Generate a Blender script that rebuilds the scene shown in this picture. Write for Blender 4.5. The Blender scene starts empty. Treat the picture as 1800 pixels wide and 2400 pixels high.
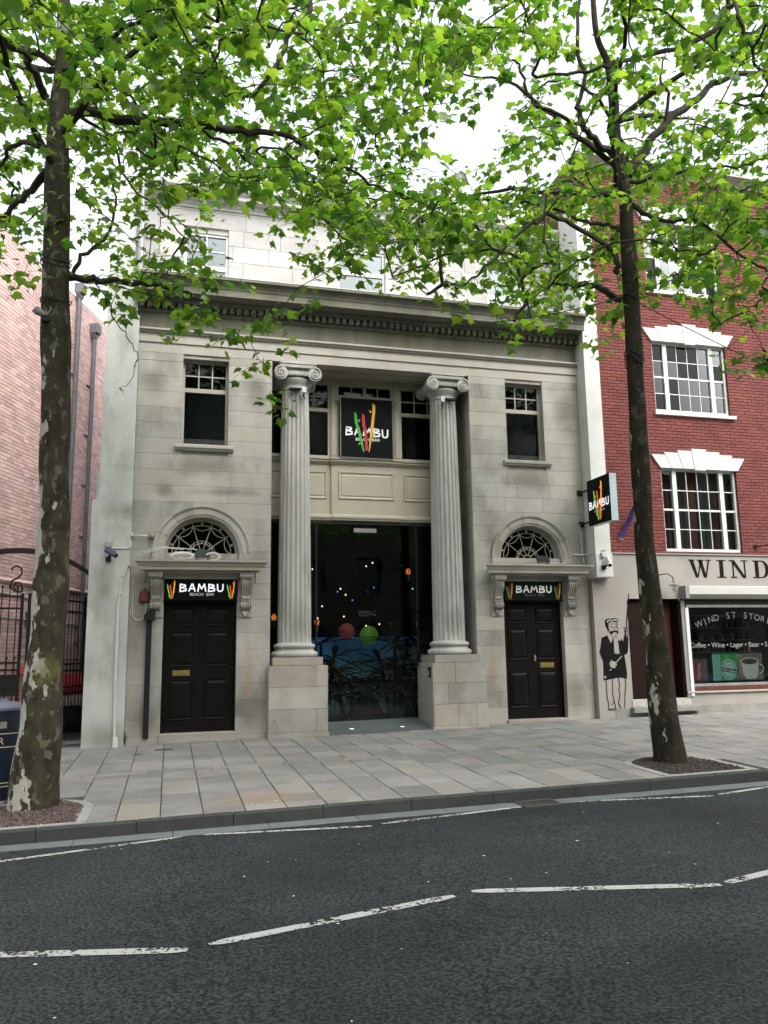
import bpy, bmesh, math, random
import numpy as np
from mathutils import Vector, Matrix, noise
rnd = random.Random(7)
PI = math.pi
S = bpy.context.scene
COL = S.collection

# ---------------------------------------------------------------- camera, sky, sun, exposure
CAMP = np.array([0.0, -15.645, 1.5])
CR = np.array([[0.96662628, 0.02859035, 0.2545903], [-0.25575299, 0.16574893, 0.95242727], [-0.01496784, -0.98575346, 0.16752934]])
cam = bpy.data.cameras.new('camera'); camo = bpy.data.objects.new('camera', cam); COL.objects.link(camo)
cam.sensor_fit = 'VERTICAL'; cam.sensor_height = 24.0; cam.lens = 18.7; cam.clip_start = 0.05; cam.clip_end = 3000
mm = Matrix([[CR[i][0], -CR[i][1], -CR[i][2], CAMP[i]] for i in range(3)] + [[0, 0, 0, 1]])
camo.matrix_world = mm
S.camera = camo

W = bpy.data.worlds.new('World'); S.world = W; W.use_nodes = True
wn = W.node_tree.nodes; wl = W.node_tree.links
SUN_EL, SUN_AZ = math.radians(50), math.radians(158)      # azimuth from +y (behind the buildings) towards +x
sky = wn.new('ShaderNodeTexSky'); sky.sky_type = 'NISHITA'; sky.sun_disc = False
sky.sun_elevation = SUN_EL; sky.sun_rotation = SUN_AZ; sky.air_density = 1.0; sky.dust_density = 4.0; sky.ozone_density = 1.0
hs = wn.new('ShaderNodeHueSaturation'); hs.inputs['Saturation'].default_value = 0.22; hs.inputs['Value'].default_value = 2.6   # a white overcast sky
bg = wn['Background']; bg.inputs['Strength'].default_value = 0.15
wl.new(sky.outputs[0], hs.inputs['Color']); wl.new(hs.outputs[0], bg.inputs['Color'])
sl = bpy.data.lights.new('sun', 'SUN'); sl.energy = 0.6; sl.angle = math.radians(40); sl.color = (1.0, 0.96, 0.9)
so = bpy.data.objects.new('sun', sl); COL.objects.link(so)
sd = Vector((math.sin(SUN_AZ) * math.cos(SUN_EL), math.cos(SUN_AZ) * math.cos(SUN_EL), math.sin(SUN_EL)))
so.location = sd * 40; so.rotation_euler = sd.to_track_quat('Z', 'Y').to_euler()
S.view_settings.view_transform = 'Standard'; S.view_settings.look = 'None'
S.view_settings.gamma = 1.0; S.view_settings.use_curve_mapping = False
S.view_settings.exposure = 0.6
S.cycles.max_bounces = 8; S.cycles.transparent_max_bounces = 16

# ---------------------------------------------------------------- helpers
def lin(r, g, b):
    f = lambda c: c / 12.92 if c <= 0.04045 else ((c + 0.055) / 1.055) ** 2.4
    return (f(r / 255), f(g / 255), f(b / 255))

def ray(px, py): return CR @ np.array([px - 900.0, py - 1200.0, 1870.0])
def aty(px, py, y=0.0):
    r = ray(px, py); return CAMP + r * ((y - CAMP[1]) / r[1])
def project(P):
    P = np.atleast_2d(P) - CAMP
    c = P @ CR
    d = np.where(c[:, 2] > .05, c[:, 2], .05)
    return 900 + 1870 * c[:, 0] / d, 1200 + 1870 * c[:, 1] / d, c[:, 2]
def zpave(x, y): return -0.16 + 0.0135 * x + 0.015 * y
def zroad(x, y=0): return -0.39 + 0.0135 * x

class MB:
    def __init__(s): s.v = []; s.f = []; s.mi = []; s.cur = 0
    def add(s, vs, fs):
        b = len(s.v); s.v += [tuple(map(float, p)) for p in vs]
        for f in fs: s.f.append(tuple(b + i for i in f)); s.mi.append(s.cur)
        return s
    def box(s, x0, x1, y0, y1, z0, z1):
        return s.add([(x0,y0,z0),(x1,y0,z0),(x1,y1,z0),(x0,y1,z0),(x0,y0,z1),(x1,y0,z1),(x1,y1,z1),(x0,y1,z1)],
                     [(3,2,1,0),(4,5,6,7),(0,1,5,4),(1,2,6,5),(2,3,7,6),(3,0,4,7)])
    def block(s, x0, x1, z0, z1, yf, yb, c=.006):           # wall block, chamfered towards -y
        v = [(x0,yb,z0),(x1,yb,z0),(x1,yb,z1),(x0,yb,z1),(x0,yf+c,z0),(x1,yf+c,z0),(x1,yf+c,z1),(x0,yf+c,z1),
             (x0+c,yf,z0+c),(x1-c,yf,z0+c),(x1-c,yf,z1-c),(x0+c,yf,z1-c)]
        f = [(8,9,10,11)]
        for i in range(4):
            j = (i+1) % 4
            f += [(4+i,4+j,8+j,8+i),(i,j,4+j,4+i)]
        return s.add(v, f)
    def prism(s, poly, y0, y1):                              # (x,z) polygon, y0 front, y1 back
        n = len(poly)
        return s.add([(p[0],y0,p[1]) for p in poly]+[(p[0],y1,p[1]) for p in poly],
                     [tuple(range(n)), tuple(range(2*n-1,n-1,-1))]+[(i,i+n,(i+1)%n+n,(i+1)%n) for i in range(n)])
    def flat(s, poly, y):
        return s.add([(p[0],y,p[1]) for p in poly],[tuple(range(len(poly)))])
    def tube(s, pts, rad, n=8, cap=True, jit=0, rng=None):
        pts = [Vector(p) for p in pts]; m = len(pts)
        rad = [rad]*m if not hasattr(rad,'__len__') else rad
        vs = []; up = None
        for i in range(m):
            t = (pts[min(i+1,m-1)]-pts[max(i-1,0)])
            if t.length < 1e-9: t = Vector((0,0,1))
            t.normalize()
            if up is None: up = t.orthogonal().normalized()
            up = (up - t*up.dot(t))
            up = t.orthogonal().normalized() if up.length < 1e-6 else up.normalized()
            w = t.cross(up)
            for k in range(n):
                a = 2*PI*k/n
                q = rad[i]*(1 + (jit*noise.noise(Vector((pts[i].x*1.7+math.cos(a)*.9, pts[i].y*1.7+math.sin(a)*.9, pts[i].z*1.6))) if jit else 0))
                vs.append(pts[i]+up*(q*math.cos(a))+w*(q*math.sin(a)))
        fs = [(i*n+k, i*n+(k+1)%n, (i+1)*n+(k+1)%n, (i+1)*n+k) for i in range(m-1) for k in range(n)]
        if cap: fs += [tuple(range(n-1,-1,-1)), tuple(range((m-1)*n, m*n))]
        return s.add(vs, fs)
    def lathe(s, prof, cx, cy, n=24, cap=True):             # prof [(r,z)]
        m = len(prof)
        vs = [(cx+r*math.cos(2*PI*k/n), cy+r*math.sin(2*PI*k/n), z) for r,z in prof for k in range(n)]
        fs = [(i*n+k, i*n+(k+1)%n, (i+1)*n+(k+1)%n, (i+1)*n+k) for i in range(m-1) for k in range(n)]
        if cap: fs += [tuple(range(n-1,-1,-1)), tuple(range((m-1)*n, m*n))]
        return s.add(vs, fs)
    def sweepx(s, prof, x0, x1):                             # (y,z) moulding profile run along x
        n = len(prof)
        return s.add([(x0,y,z) for y,z in prof]+[(x1,y,z) for y,z in prof],
                     [tuple(range(n-1,-1,-1)), tuple(range(n,2*n))]+[(i,(i+1)%n,(i+1)%n+n,i+n) for i in range(n)])
    def ball(s, c, r, n=10, m=6, sz=1.0):
        prof = [(max(r*math.sin(PI*i/m),1e-4), c[2]-sz*r*math.cos(PI*i/m)) for i in range(m+1)]
        return s.lathe(prof, c[0], c[1], n, cap=False)
    def ribbon(s, pts, w, y, h=.004):                        # painted or raised stroke in the x-z plane
        for a, b in zip(pts[:-1], pts[1:]):
            dx, dz = b[0]-a[0], b[1]-a[1]; L = math.hypot(dx,dz) or 1
            nx, nz = -dz/L*w/2, dx/L*w/2; ex, ez = dx/L*w*.3, dz/L*w*.3
            s.prism([(a[0]-ex+nx,a[1]-ez+nz),(a[0]-ex-nx,a[1]-ez-nz),(b[0]+ex-nx,b[1]+ez-nz),(b[0]+ex+nx,b[1]+ez+nz)][::-1], y, y+h)
            y -= .00015
        return s
    def build(s, name, mat, parent=None, smooth=False, xf=None, **props):
        me = bpy.data.meshes.new(name); me.from_pydata(s.v, [], s.f)
        for m in (mat if isinstance(mat,(list,tuple)) else [mat]): me.materials.append(m)
        if isinstance(mat,(list,tuple)): me.polygons.foreach_set('material_index', s.mi)
        if xf is not None: me.transform(xf)
        bm = bmesh.new(); bm.from_mesh(me); bmesh.ops.recalc_face_normals(bm, faces=bm.faces); bm.to_mesh(me); bm.free()
        if smooth:
            me.polygons.foreach_set('use_smooth', [True]*len(me.polygons))
            me.set_sharp_from_angle(angle=math.radians(38))
        return link(name, me, parent, **props)

def link(name, me, parent=None, **props):
    o = bpy.data.objects.new(name, me); COL.objects.link(o)
    if parent is not None:
        o.parent = parent
        if parent.type == 'EMPTY': o.matrix_parent_inverse = Matrix.Translation(parent.location).inverted()
    for k, v in props.items():
        if v: o[k] = v
    return o
def thing(name, label, cat, loc=(0,0,0), group=None):
    o = bpy.data.objects.new(name, None); COL.objects.link(o); o.location = loc; o.empty_display_size = .1
    o['label'] = label; o['category'] = cat
    if group: o['group'] = group
    return o
def tag(o, label, cat, group=None):
    o['label'] = label; o['category'] = cat
    if group: o['group'] = group
    return o

def text(mb, s, height, org, ux=(1,0,0), uz=(0,0,1), width=None, center=True, bend=None, off=(0,0,0)):
    """Lettering as flat geometry: org = middle of the baseline."""
    cu = bpy.data.curves.new('t','FONT'); cu.body = s; cu.size = 1.0
    ob = bpy.data.objects.new('t', cu); COL.objects.link(ob)
    dg = bpy.context.evaluated_depsgraph_get(); dg.update()
    me = bpy.data.meshes.new_from_object(ob.evaluated_get(dg))
    V = np.array([v.co[:] for v in me.vertices]); F = [tuple(p.vertices) for p in me.polygons]
    bpy.data.objects.remove(ob); bpy.data.curves.remove(cu); bpy.data.meshes.remove(me)
    k = height / .73; V = V * k
    w = V[:,0].max()-V[:,0].min(); V[:,0] -= V[:,0].min()
    if width: V[:,0] *= width/w; w = width
    if center: V[:,0] -= w/2
    if bend: V[:,1] -= (V[:,0]**2)*bend
    ux, uz, org = np.array(ux,float), np.array(uz,float), np.array(org,float)
    mb.add([org + ux*p[0] + uz*p[1] for p in V], F)
    return mb

def holes_wall(mb, x0, x1, z0, z1, y0, y1, holes):
    xs = sorted({x0,x1,*[min(max(h[i],x0),x1) for h in holes for i in (0,1)]}); zs = sorted({z0,z1,*[min(max(h[i],z0),z1) for h in holes for i in (2,3)]})
    for j in range(len(zs)-1):
        run = None
        for i in range(len(xs)-1):
            cx, cz = (xs[i]+xs[i+1])/2, (zs[j]+zs[j+1])/2
            solid = not any(h[0]<cx<h[1] and h[2]<cz<h[3] for h in holes)
            if solid: run = [xs[i], xs[i+1]] if run is None else [run[0], xs[i+1]]
            if run and (not solid or i == len(xs)-2):
                mb.box(run[0], run[1], y0, y1, zs[j], zs[j+1]); run = None
    return mb

# ---------------------------------------------------------------- materials
def mat(name, col, col2=None, sc=3.0, rough=.8, bump=0.0, bsc=40.0, vary=0.0, spec=.3, metal=0.0, emit=None, es=1.0,
        stain=None, stain_sc=1.2, stain_lo=.52, stain_hi=.7, zs=1.0, contrast=(.35,.65), fine=0.0, fsc=150, hue=None):
    m = bpy.data.materials.new(name); m.use_nodes = True
    N, L = m.node_tree.nodes, m.node_tree.links; P = N['Principled BSDF']
    P.inputs['Roughness'].default_value = rough; P.inputs['Metallic'].default_value = metal
    P.inputs['Specular IOR Level'].default_value = spec; P.inputs['Base Color'].default_value = (*col, 1)
    if emit: P.inputs['Emission Color'].default_value = (*emit,1); P.inputs['Emission Strength'].default_value = es
    g = N.new('ShaderNodeNewGeometry'); vec = g.outputs['Position']
    if zs != 1.0:
        mp = N.new('ShaderNodeVectorMath'); mp.operation = 'MULTIPLY'; mp.inputs[1].default_value = (1,1,zs); L.new(vec, mp.inputs[0]); vs = mp.outputs[0]
    else: vs = vec
    cur = None
    def mix(a, b, fac, typ='MIX'):
        x = N.new('ShaderNodeMix'); x.data_type = 'RGBA'; x.blend_type = typ
        for sock, val in ((x.inputs['A'],a),(x.inputs['B'],b),(x.inputs['Factor'],fac)):
            if hasattr(val,'links') or hasattr(val,'is_output'): L.new(val, sock)
            else: sock.default_value = (*val,1) if isinstance(val,tuple) else val
        return x.outputs['Result']
    def nz(scale, det=5, v=vec, ro=.6):
        n = N.new('ShaderNodeTexNoise'); n.inputs['Scale'].default_value = scale; n.inputs['Detail'].default_value = det
        n.inputs['Roughness'].default_value = ro; L.new(v, n.inputs['Vector']); return n.outputs['Fac']
    def ramp(f, a, b):
        r = N.new('ShaderNodeMapRange'); r.inputs['From Min'].default_value = a; r.inputs['From Max'].default_value = b
        L.new(f, r.inputs['Value']); return r.outputs['Result']
    cur = col
    if col2: cur = mix(col, col2, ramp(nz(sc, 6, vs), *contrast))
    if stain: cur = mix(cur, stain, ramp(nz(stain_sc, 7, vs, .65), stain_lo, stain_hi))
    if fine:
        f = ramp(nz(fsc, 3), .3, .7)
        h = N.new('ShaderNodeMapRange'); h.inputs['To Min'].default_value = 1-fine; h.inputs['To Max'].default_value = 1+fine; L.new(f, h.inputs['Value'])
        cur = mix(cur, h.outputs[0], 1.0, 'MULTIPLY')
    if vary:
        oi_ = N.new('ShaderNodeObjectInfo'); sm = N.new('ShaderNodeMath'); sm.operation = 'ADD'; L.new(oi_.outputs['Random'], sm.inputs[0]); L.new(g.outputs['Random Per Island'], sm.inputs[1])
        oi = N.new('ShaderNodeMath'); oi.operation = 'FRACT'; L.new(sm.outputs[0], oi.inputs[0])
        if hue:
            m7 = N.new('ShaderNodeMath'); m7.operation = 'MULTIPLY'; m7.inputs[1].default_value = 7.3; L.new(oi.outputs[0], m7.inputs[0]); f7 = N.new('ShaderNodeMath'); f7.operation = 'FRACT'; L.new(m7.outputs[0], f7.inputs[0])
            cur = mix(cur, hue, ramp(f7.outputs[0], .35, 1.3))
        h = N.new('ShaderNodeMapRange'); h.inputs['To Min'].default_value = 1-vary; h.inputs['To Max'].default_value = 1+vary
        L.new(oi.outputs[0], h.inputs['Value']); cur = mix(cur, h.outputs[0], 1.0, 'MULTIPLY')
    if hasattr(cur,'is_output'): L.new(cur, P.inputs['Base Color'])
    if bump:
        b = N.new('ShaderNodeBump'); b.inputs['Strength'].default_value = bump; b.inputs['Distance'].default_value = .01
        L.new(nz(bsc, 5), b.inputs['Height']); L.new(b.outputs[0], P.inputs['Normal'])
    return m

K = {}
K['stone'] = mat('stone', (.342,.330,.293), (.262,.253,.225), 1.6, .85, .35, 55, vary=.065, hue=(.362,.338,.290), stain=(.13,.122,.10), stain_sc=1.3, stain_lo=.47, stain_hi=.76, zs=.6, fine=.07)
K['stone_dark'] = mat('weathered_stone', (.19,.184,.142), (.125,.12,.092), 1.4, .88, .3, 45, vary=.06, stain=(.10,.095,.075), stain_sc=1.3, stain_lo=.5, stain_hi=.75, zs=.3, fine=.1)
K['stone_pale'] = mat('pale_stone', (.405,.395,.37), (.32,.312,.29), 2.8, .85, .3, 60, stain=(.21,.205,.185), stain_sc=2.2, stain_lo=.50, stain_hi=.78, zs=.28, fine=.08)
K['stone_plinth'] = mat('plinth_stone', (.34,.325,.285), (.26,.245,.21), 2.2, .85, .25, 60, vary=.16, hue=(.34,.285,.23), stain=(.22,.20,.165), stain_sc=1.5, stain_lo=.5, stain_hi=.8, fine=.08)
K['attic'] = mat('attic_stone', (.36,.35,.335), (.29,.28,.265), 1.2, .8, .15, 40, vary=.10, stain=(.20,.19,.175), stain_sc=.8, stain_lo=.55, stain_hi=.75, zs=1.6)
K['render'] = mat('grey_render', (.45,.46,.43), (.35,.36,.33), 1.3, .85, .25, 30, stain=(.22,.225,.19), stain_sc=1.5, stain_lo=.50, stain_hi=.78, zs=.55, fine=.06, contrast=(.3,.7))
K['white_paint'] = mat('white_masonry_paint', (.53,.53,.50), (.45,.45,.42), 1.5, .75, .15, 35, stain=(.45,.44,.40), stain_sc=1.3, stain_lo=.62, stain_hi=.85, fine=.03)
K['cream_render'] = mat('cream_render', (.275,.255,.225), (.235,.218,.192), .8, .85, .15, 40, stain=(.33,.30,.25), stain_sc=1.1, stain_lo=.56, stain_hi=.8, fine=.04)
K['brick'] = mat('red_brick', (.155,.041,.033), (.112,.031,.026), 2.2, .85, .3, 60, vary=.13, hue=(.15,.045,.038), stain=(.125,.04,.036), stain_sc=.7, stain_lo=.52, stain_hi=.72, fine=.12)
K['mortar'] = mat('brick_mortar', (.095,.034,.029), (.24,.15,.125), 3.2, .9, .2, 60, contrast=(.62,.85))
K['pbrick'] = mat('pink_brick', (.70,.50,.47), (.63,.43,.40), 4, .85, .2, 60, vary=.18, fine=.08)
K['pmortar'] = mat('grey_mortar', (.30,.215,.20), (.38,.29,.27), 2, .9, .2, 60)
K['cream_paint'] = mat('cream_joinery_paint', (.36,.33,.26), (.32,.295,.23), 1.5, .6, .05, 60, stain=(.28,.25,.19), stain_sc=1.3, stain_lo=.6, stain_hi=.85)
K['frame_paint'] = mat('window_frame_paint', (.34,.32,.27), (.28,.265,.225), 4, .55, .05, 80)
K['white_frame'] = mat('white_frame_paint', (.55,.56,.53), (.48,.49,.465), 4, .5, .05, 60)
K['black_paint'] = mat('black_gloss_paint', (.0055,.005,.0045), (.008,.007,.006), 6, .45, .05, 40, spec=.08)
K['black_metal'] = mat('black_metal', (.008,.0085,.008), (.013,.013,.0125), 8, .5, .1, 60, spec=.2)
K['brown_paint'] = mat('dark_brown_paint', (.018,.0075,.0055), (.013,.006,.005), 3, .6, .05, 40, spec=.08)
K['red_wood'] = mat('red_brown_wood', (.10,.030,.016), (.07,.022,.013), 4, .5, .1, 40, zs=.1)
K['brass'] = mat('brass', (.42,.30,.10), (.30,.21,.07), 12, .38, .05, 60, metal=.8)
K['black_board'] = mat('black_sign_board', (.004,.005,.0055), (.006,.007,.0075), 3, .6, 0, spec=.06)
K['white_letter'] = mat('white_lettering', (.78,.78,.76), rough=.6)
K['glow_letter'] = mat('lit_white_lettering', (.8,.8,.78), rough=.5, emit=(.9,.9,1.0), es=.45)
K['dim_letter'] = mat('grey_lettering', (.22,.22,.215), rough=.6)
K['faint_letter'] = mat('faint_lettering', (.07,.075,.075), rough=.6)
K['green'] = mat('green_print', (.06,.32,.03), rough=.5)
K['red'] = mat('red_print', (.42,.025,.035), rough=.5)
K['orange'] = mat('orange_print', (.62,.33,.04), rough=.5)
K['glow_green'] = mat('lit_green_print', (.15,.5,.05), rough=.5, emit=(.12,.5,.03), es=.5)
K['glow_red'] = mat('lit_red_print', (.6,.06,.03), rough=.5, emit=(.7,.05,.02), es=.5)
K['glow_orange'] = mat('lit_orange_print', (.8,.35,.05), rough=.5, emit=(.8,.33,.04), es=.5)
K['steel_edge'] = mat('pale_metal_sign_edge', (.42,.50,.53), (.38,.46,.49), 3, .45, 0)
K['grey_metal'] = mat('grey_metal', (.22,.22,.21), (.17,.17,.16), 6, .5, .05)
K['white_plastic'] = mat('white_plastic', (.50,.50,.475), (.42,.42,.40), 9, .5)
K['grey_plastic'] = mat('grey_plastic', (.26,.27,.27), rough=.5)
K['dark_plastic'] = mat('dark_plastic', (.010,.010,.011), rough=.5, spec=.2)
K['cable'] = mat('white_cable', (.55,.54,.51), rough=.55)
K['alarm_red'] = mat('faded_red_plastic', (.09,.018,.014), (.065,.015,.012), 9, .6)
K['navy'] = mat('navy_bin_paint', (.011,.016,.033), (.009,.013,.027), 4, .42, .05, 80)
K['bin_top'] = mat('blue_grey_bin_lid', (.14,.155,.20), (.11,.125,.165), 4, .45)
K['gold'] = mat('gold_paint', (.42,.36,.22), rough=.45)
K['kerb'] = mat('kerb_stone', (.036,.038,.037), (.026,.028,.027), 5, .8, .35, 60, vary=.1, fine=.15)
K['channel'] = mat('channel_stone', (.115,.125,.128), (.095,.104,.107), 4, .75, .2, 60, vary=.06, fine=.08)
K['slab'] = mat('paving_stone', (.205,.201,.192), (.16,.157,.15), 2.0, .72, .25, 45, vary=.15, stain=(.12,.12,.117), stain_sc=1.1, stain_lo=.48, stain_hi=.75, hue=(.20,.19,.165), fine=.09)
def stain_patch(m, cx, cy, rx, ry, col, amt, xz=False):        # a rust stain lying across several slabs
    N, L = m.node_tree.nodes, m.node_tree.links; P = N['Principled BSDF']; src = P.inputs['Base Color'].links[0].from_socket
    g = N.new('ShaderNodeNewGeometry'); mp = N.new('ShaderNodeMapping'); mp.vector_type = 'POINT'
    mp.inputs['Location'].default_value = (-cx/rx,0,-cy/ry) if xz else (-cx/rx,-cy/ry,0); mp.inputs['Scale'].default_value = (1/rx,0,1/ry) if xz else (1/rx,1/ry,0); L.new(g.outputs['Position'], mp.inputs['Vector'])
    ln = N.new('ShaderNodeVectorMath'); ln.operation = 'LENGTH'; L.new(mp.outputs[0], ln.inputs[0])
    n = N.new('ShaderNodeTexNoise'); n.inputs['Scale'].default_value = 2.6; n.inputs['Detail'].default_value = 5; L.new(g.outputs['Position'], n.inputs['Vector'])
    a = N.new('ShaderNodeMath'); a.operation = 'MULTIPLY_ADD'; a.inputs[1].default_value = 1.3; L.new(n.outputs['Fac'], a.inputs[0]); L.new(ln.outputs['Value'], a.inputs[2])
    r = N.new('ShaderNodeMapRange'); r.inputs['From Min'].default_value = 1.75; r.inputs['From Max'].default_value = .85; r.inputs['To Max'].default_value = amt; L.new(a.outputs[0], r.inputs['Value'])
    x = N.new('ShaderNodeMix'); x.data_type = 'RGBA'; L.new(r.outputs[0], x.inputs['Factor']); L.new(src, x.inputs['A']); x.inputs['B'].default_value = (*col,1); L.new(x.outputs['Result'], P.inputs['Base Color'])
for cx_ in (2.385, 5.635):
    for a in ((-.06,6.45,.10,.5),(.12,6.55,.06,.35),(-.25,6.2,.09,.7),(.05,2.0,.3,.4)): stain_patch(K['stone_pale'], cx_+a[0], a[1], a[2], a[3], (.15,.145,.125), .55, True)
stain_patch(K['slab'], .25, -2.6, 1.3, .5, (.26,.255,.24), .6)
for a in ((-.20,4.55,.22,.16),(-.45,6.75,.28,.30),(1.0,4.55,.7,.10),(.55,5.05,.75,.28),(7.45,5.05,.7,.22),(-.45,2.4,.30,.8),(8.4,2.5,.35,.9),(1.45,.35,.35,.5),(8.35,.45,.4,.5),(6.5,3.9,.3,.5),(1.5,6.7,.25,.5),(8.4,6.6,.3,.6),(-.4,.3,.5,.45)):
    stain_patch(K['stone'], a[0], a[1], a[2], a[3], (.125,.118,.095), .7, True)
for a in ((1.45,1.05,.12,.6),(6.45,1.1,.10,.45)): stain_patch(K['stone'], a[0], a[1], a[2], a[3], (.30,.20,.10), .55, True)
for a in ((-1.1,.0,.6,.35),(-.9,4.1,.5,.2),(-1.2,2.6,.25,.6)): stain_patch(K['render'], a[0], a[1], a[2], a[3], (.17,.18,.13), .75, True)
stain_patch(K['slab'], 1.1, -5.75, .75, .42, (.205,.145,.10), .7)
K['slab_olive'] = mat('olive_paving_stone', (.21,.198,.16), (.19,.183,.155), 2.5, .75, .2, 45, vary=.05, fine=.08)
K['joint'] = mat('dark_joint', (.035,.035,.033), (.06,.06,.056), 6, .95, .2, 60)
K['edging'] = mat('concrete_edging', (.26,.26,.245), (.21,.21,.198), 4, .85, .2, 60, fine=.08)
K['pebble'] = mat('tree_pit_gravel', (.115,.078,.07), (.06,.05,.046), 22, .85, .2, 60, contrast=(.4,.6))
K['pebble_dark'] = mat('dark_tree_pit_gravel', (.06,.052,.046), (.035,.032,.03), 22, .9, .2, 60)
K['iron'] = mat('cast_iron', (.06,.06,.058), (.04,.04,.039), 30, .6, .3, 90)
K['ramp'] = mat('entrance_floor_tile', (.085,.10,.10), (.07,.085,.086), 3, .5, .1, 50, fine=.05)
K['dark_room'] = mat('dark_interior', (.012,.012,.013), (.02,.019,.018), 1.2, .85)
K['bamboo_leaf'] = mat('bamboo_leaf', (.004,.005,.004), (.009,.010,.007), 6, .6, spec=.06)
K['bamboo_stem'] = mat('bamboo_stem', (.008,.008,.006), (.018,.017,.012), 4, .6, spec=.06)
K['wire'] = mat('dark_cable', (.012,.014,.022), rough=.6)
K['ink'] = mat('black_wall_paint', (.006,.006,.006), (.011,.011,.011), 9, .8, spec=.05)
K['litter'] = mat('pale_litter', (.62,.62,.60), rough=.8)
K['barrier'] = mat('orange_barrier_plastic', (.72,.09,.04), (.62,.08,.04), 4, .5)
K['purple'] = mat('purple_cloth', (.05,.025,.12), (.035,.018,.09), 8, .8)
K['curtain'] = mat('grey_net_curtain', (.13,.14,.138), (.07,.077,.077), 5, .9, zs=.05)

def glass_mat(name, tint, refl=1.0, rough=.0):
    m = bpy.data.materials.new(name); m.use_nodes = True; N, L = m.node_tree.nodes, m.node_tree.links
    N.remove(N['Principled BSDF']); out = N['Material Output']
    t = N.new('ShaderNodeBsdfTransparent'); t.inputs['Color'].default_value = (*tint,1)
    g = N.new('ShaderNodeBsdfGlossy'); g.inputs['Roughness'].default_value = rough; g.inputs['Color'].default_value = (.95,.97,.97,1)
    fr = N.new('ShaderNodeFresnel'); fr.inputs['IOR'].default_value = 1.45
    ge = N.new('ShaderNodeNewGeometry'); nz = N.new('ShaderNodeTexNoise'); nz.inputs['Scale'].default_value = 1.6; L.new(ge.outputs['Position'], nz.inputs['Vector'])
    bp = N.new('ShaderNodeBump'); bp.inputs['Strength'].default_value = .06; bp.inputs['Distance'].default_value = .05; L.new(nz.outputs['Fac'], bp.inputs['Height']); L.new(bp.outputs[0], g.inputs['Normal'])
    mu = N.new('ShaderNodeMath'); mu.operation = 'MULTIPLY'; mu.inputs[1].default_value = refl; L.new(fr.outputs[0], mu.inputs[0])
    x = N.new('ShaderNodeMixShader'); L.new(mu.outputs[0], x.inputs[0]); L.new(t.outputs[0], x.inputs[1]); L.new(g.outputs[0], x.inputs[2]); L.new(x.outputs[0], out.inputs['Surface'])
    return m
K['glass'] = glass_mat('window_glass', (.6,.65,.65), .45)
K['shop_glass'] = glass_mat('clear_shop_glass', (.85,.9,.9), .45)
K['entrance_glass'] = glass_mat('tinted_entrance_glass', (.76,.82,.82), .8)
K['dark_glass'] = glass_mat('tinted_window_glass', (.12,.14,.15), .35)
K['sash_glass'] = glass_mat('sash_window_glass', (.16,.18,.18), .4)
K['matte_pane'] = glass_mat('unlit_window_pane', (.5,.55,.55), .10, .1)
K['blind'] = mat('dark_grey_blind', (.020,.022,.023), (.016,.018,.019), 2, .9, spec=.05)
K['attic_glass'] = glass_mat('attic_window_glass', (.4,.5,.5), 2.5)

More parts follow.
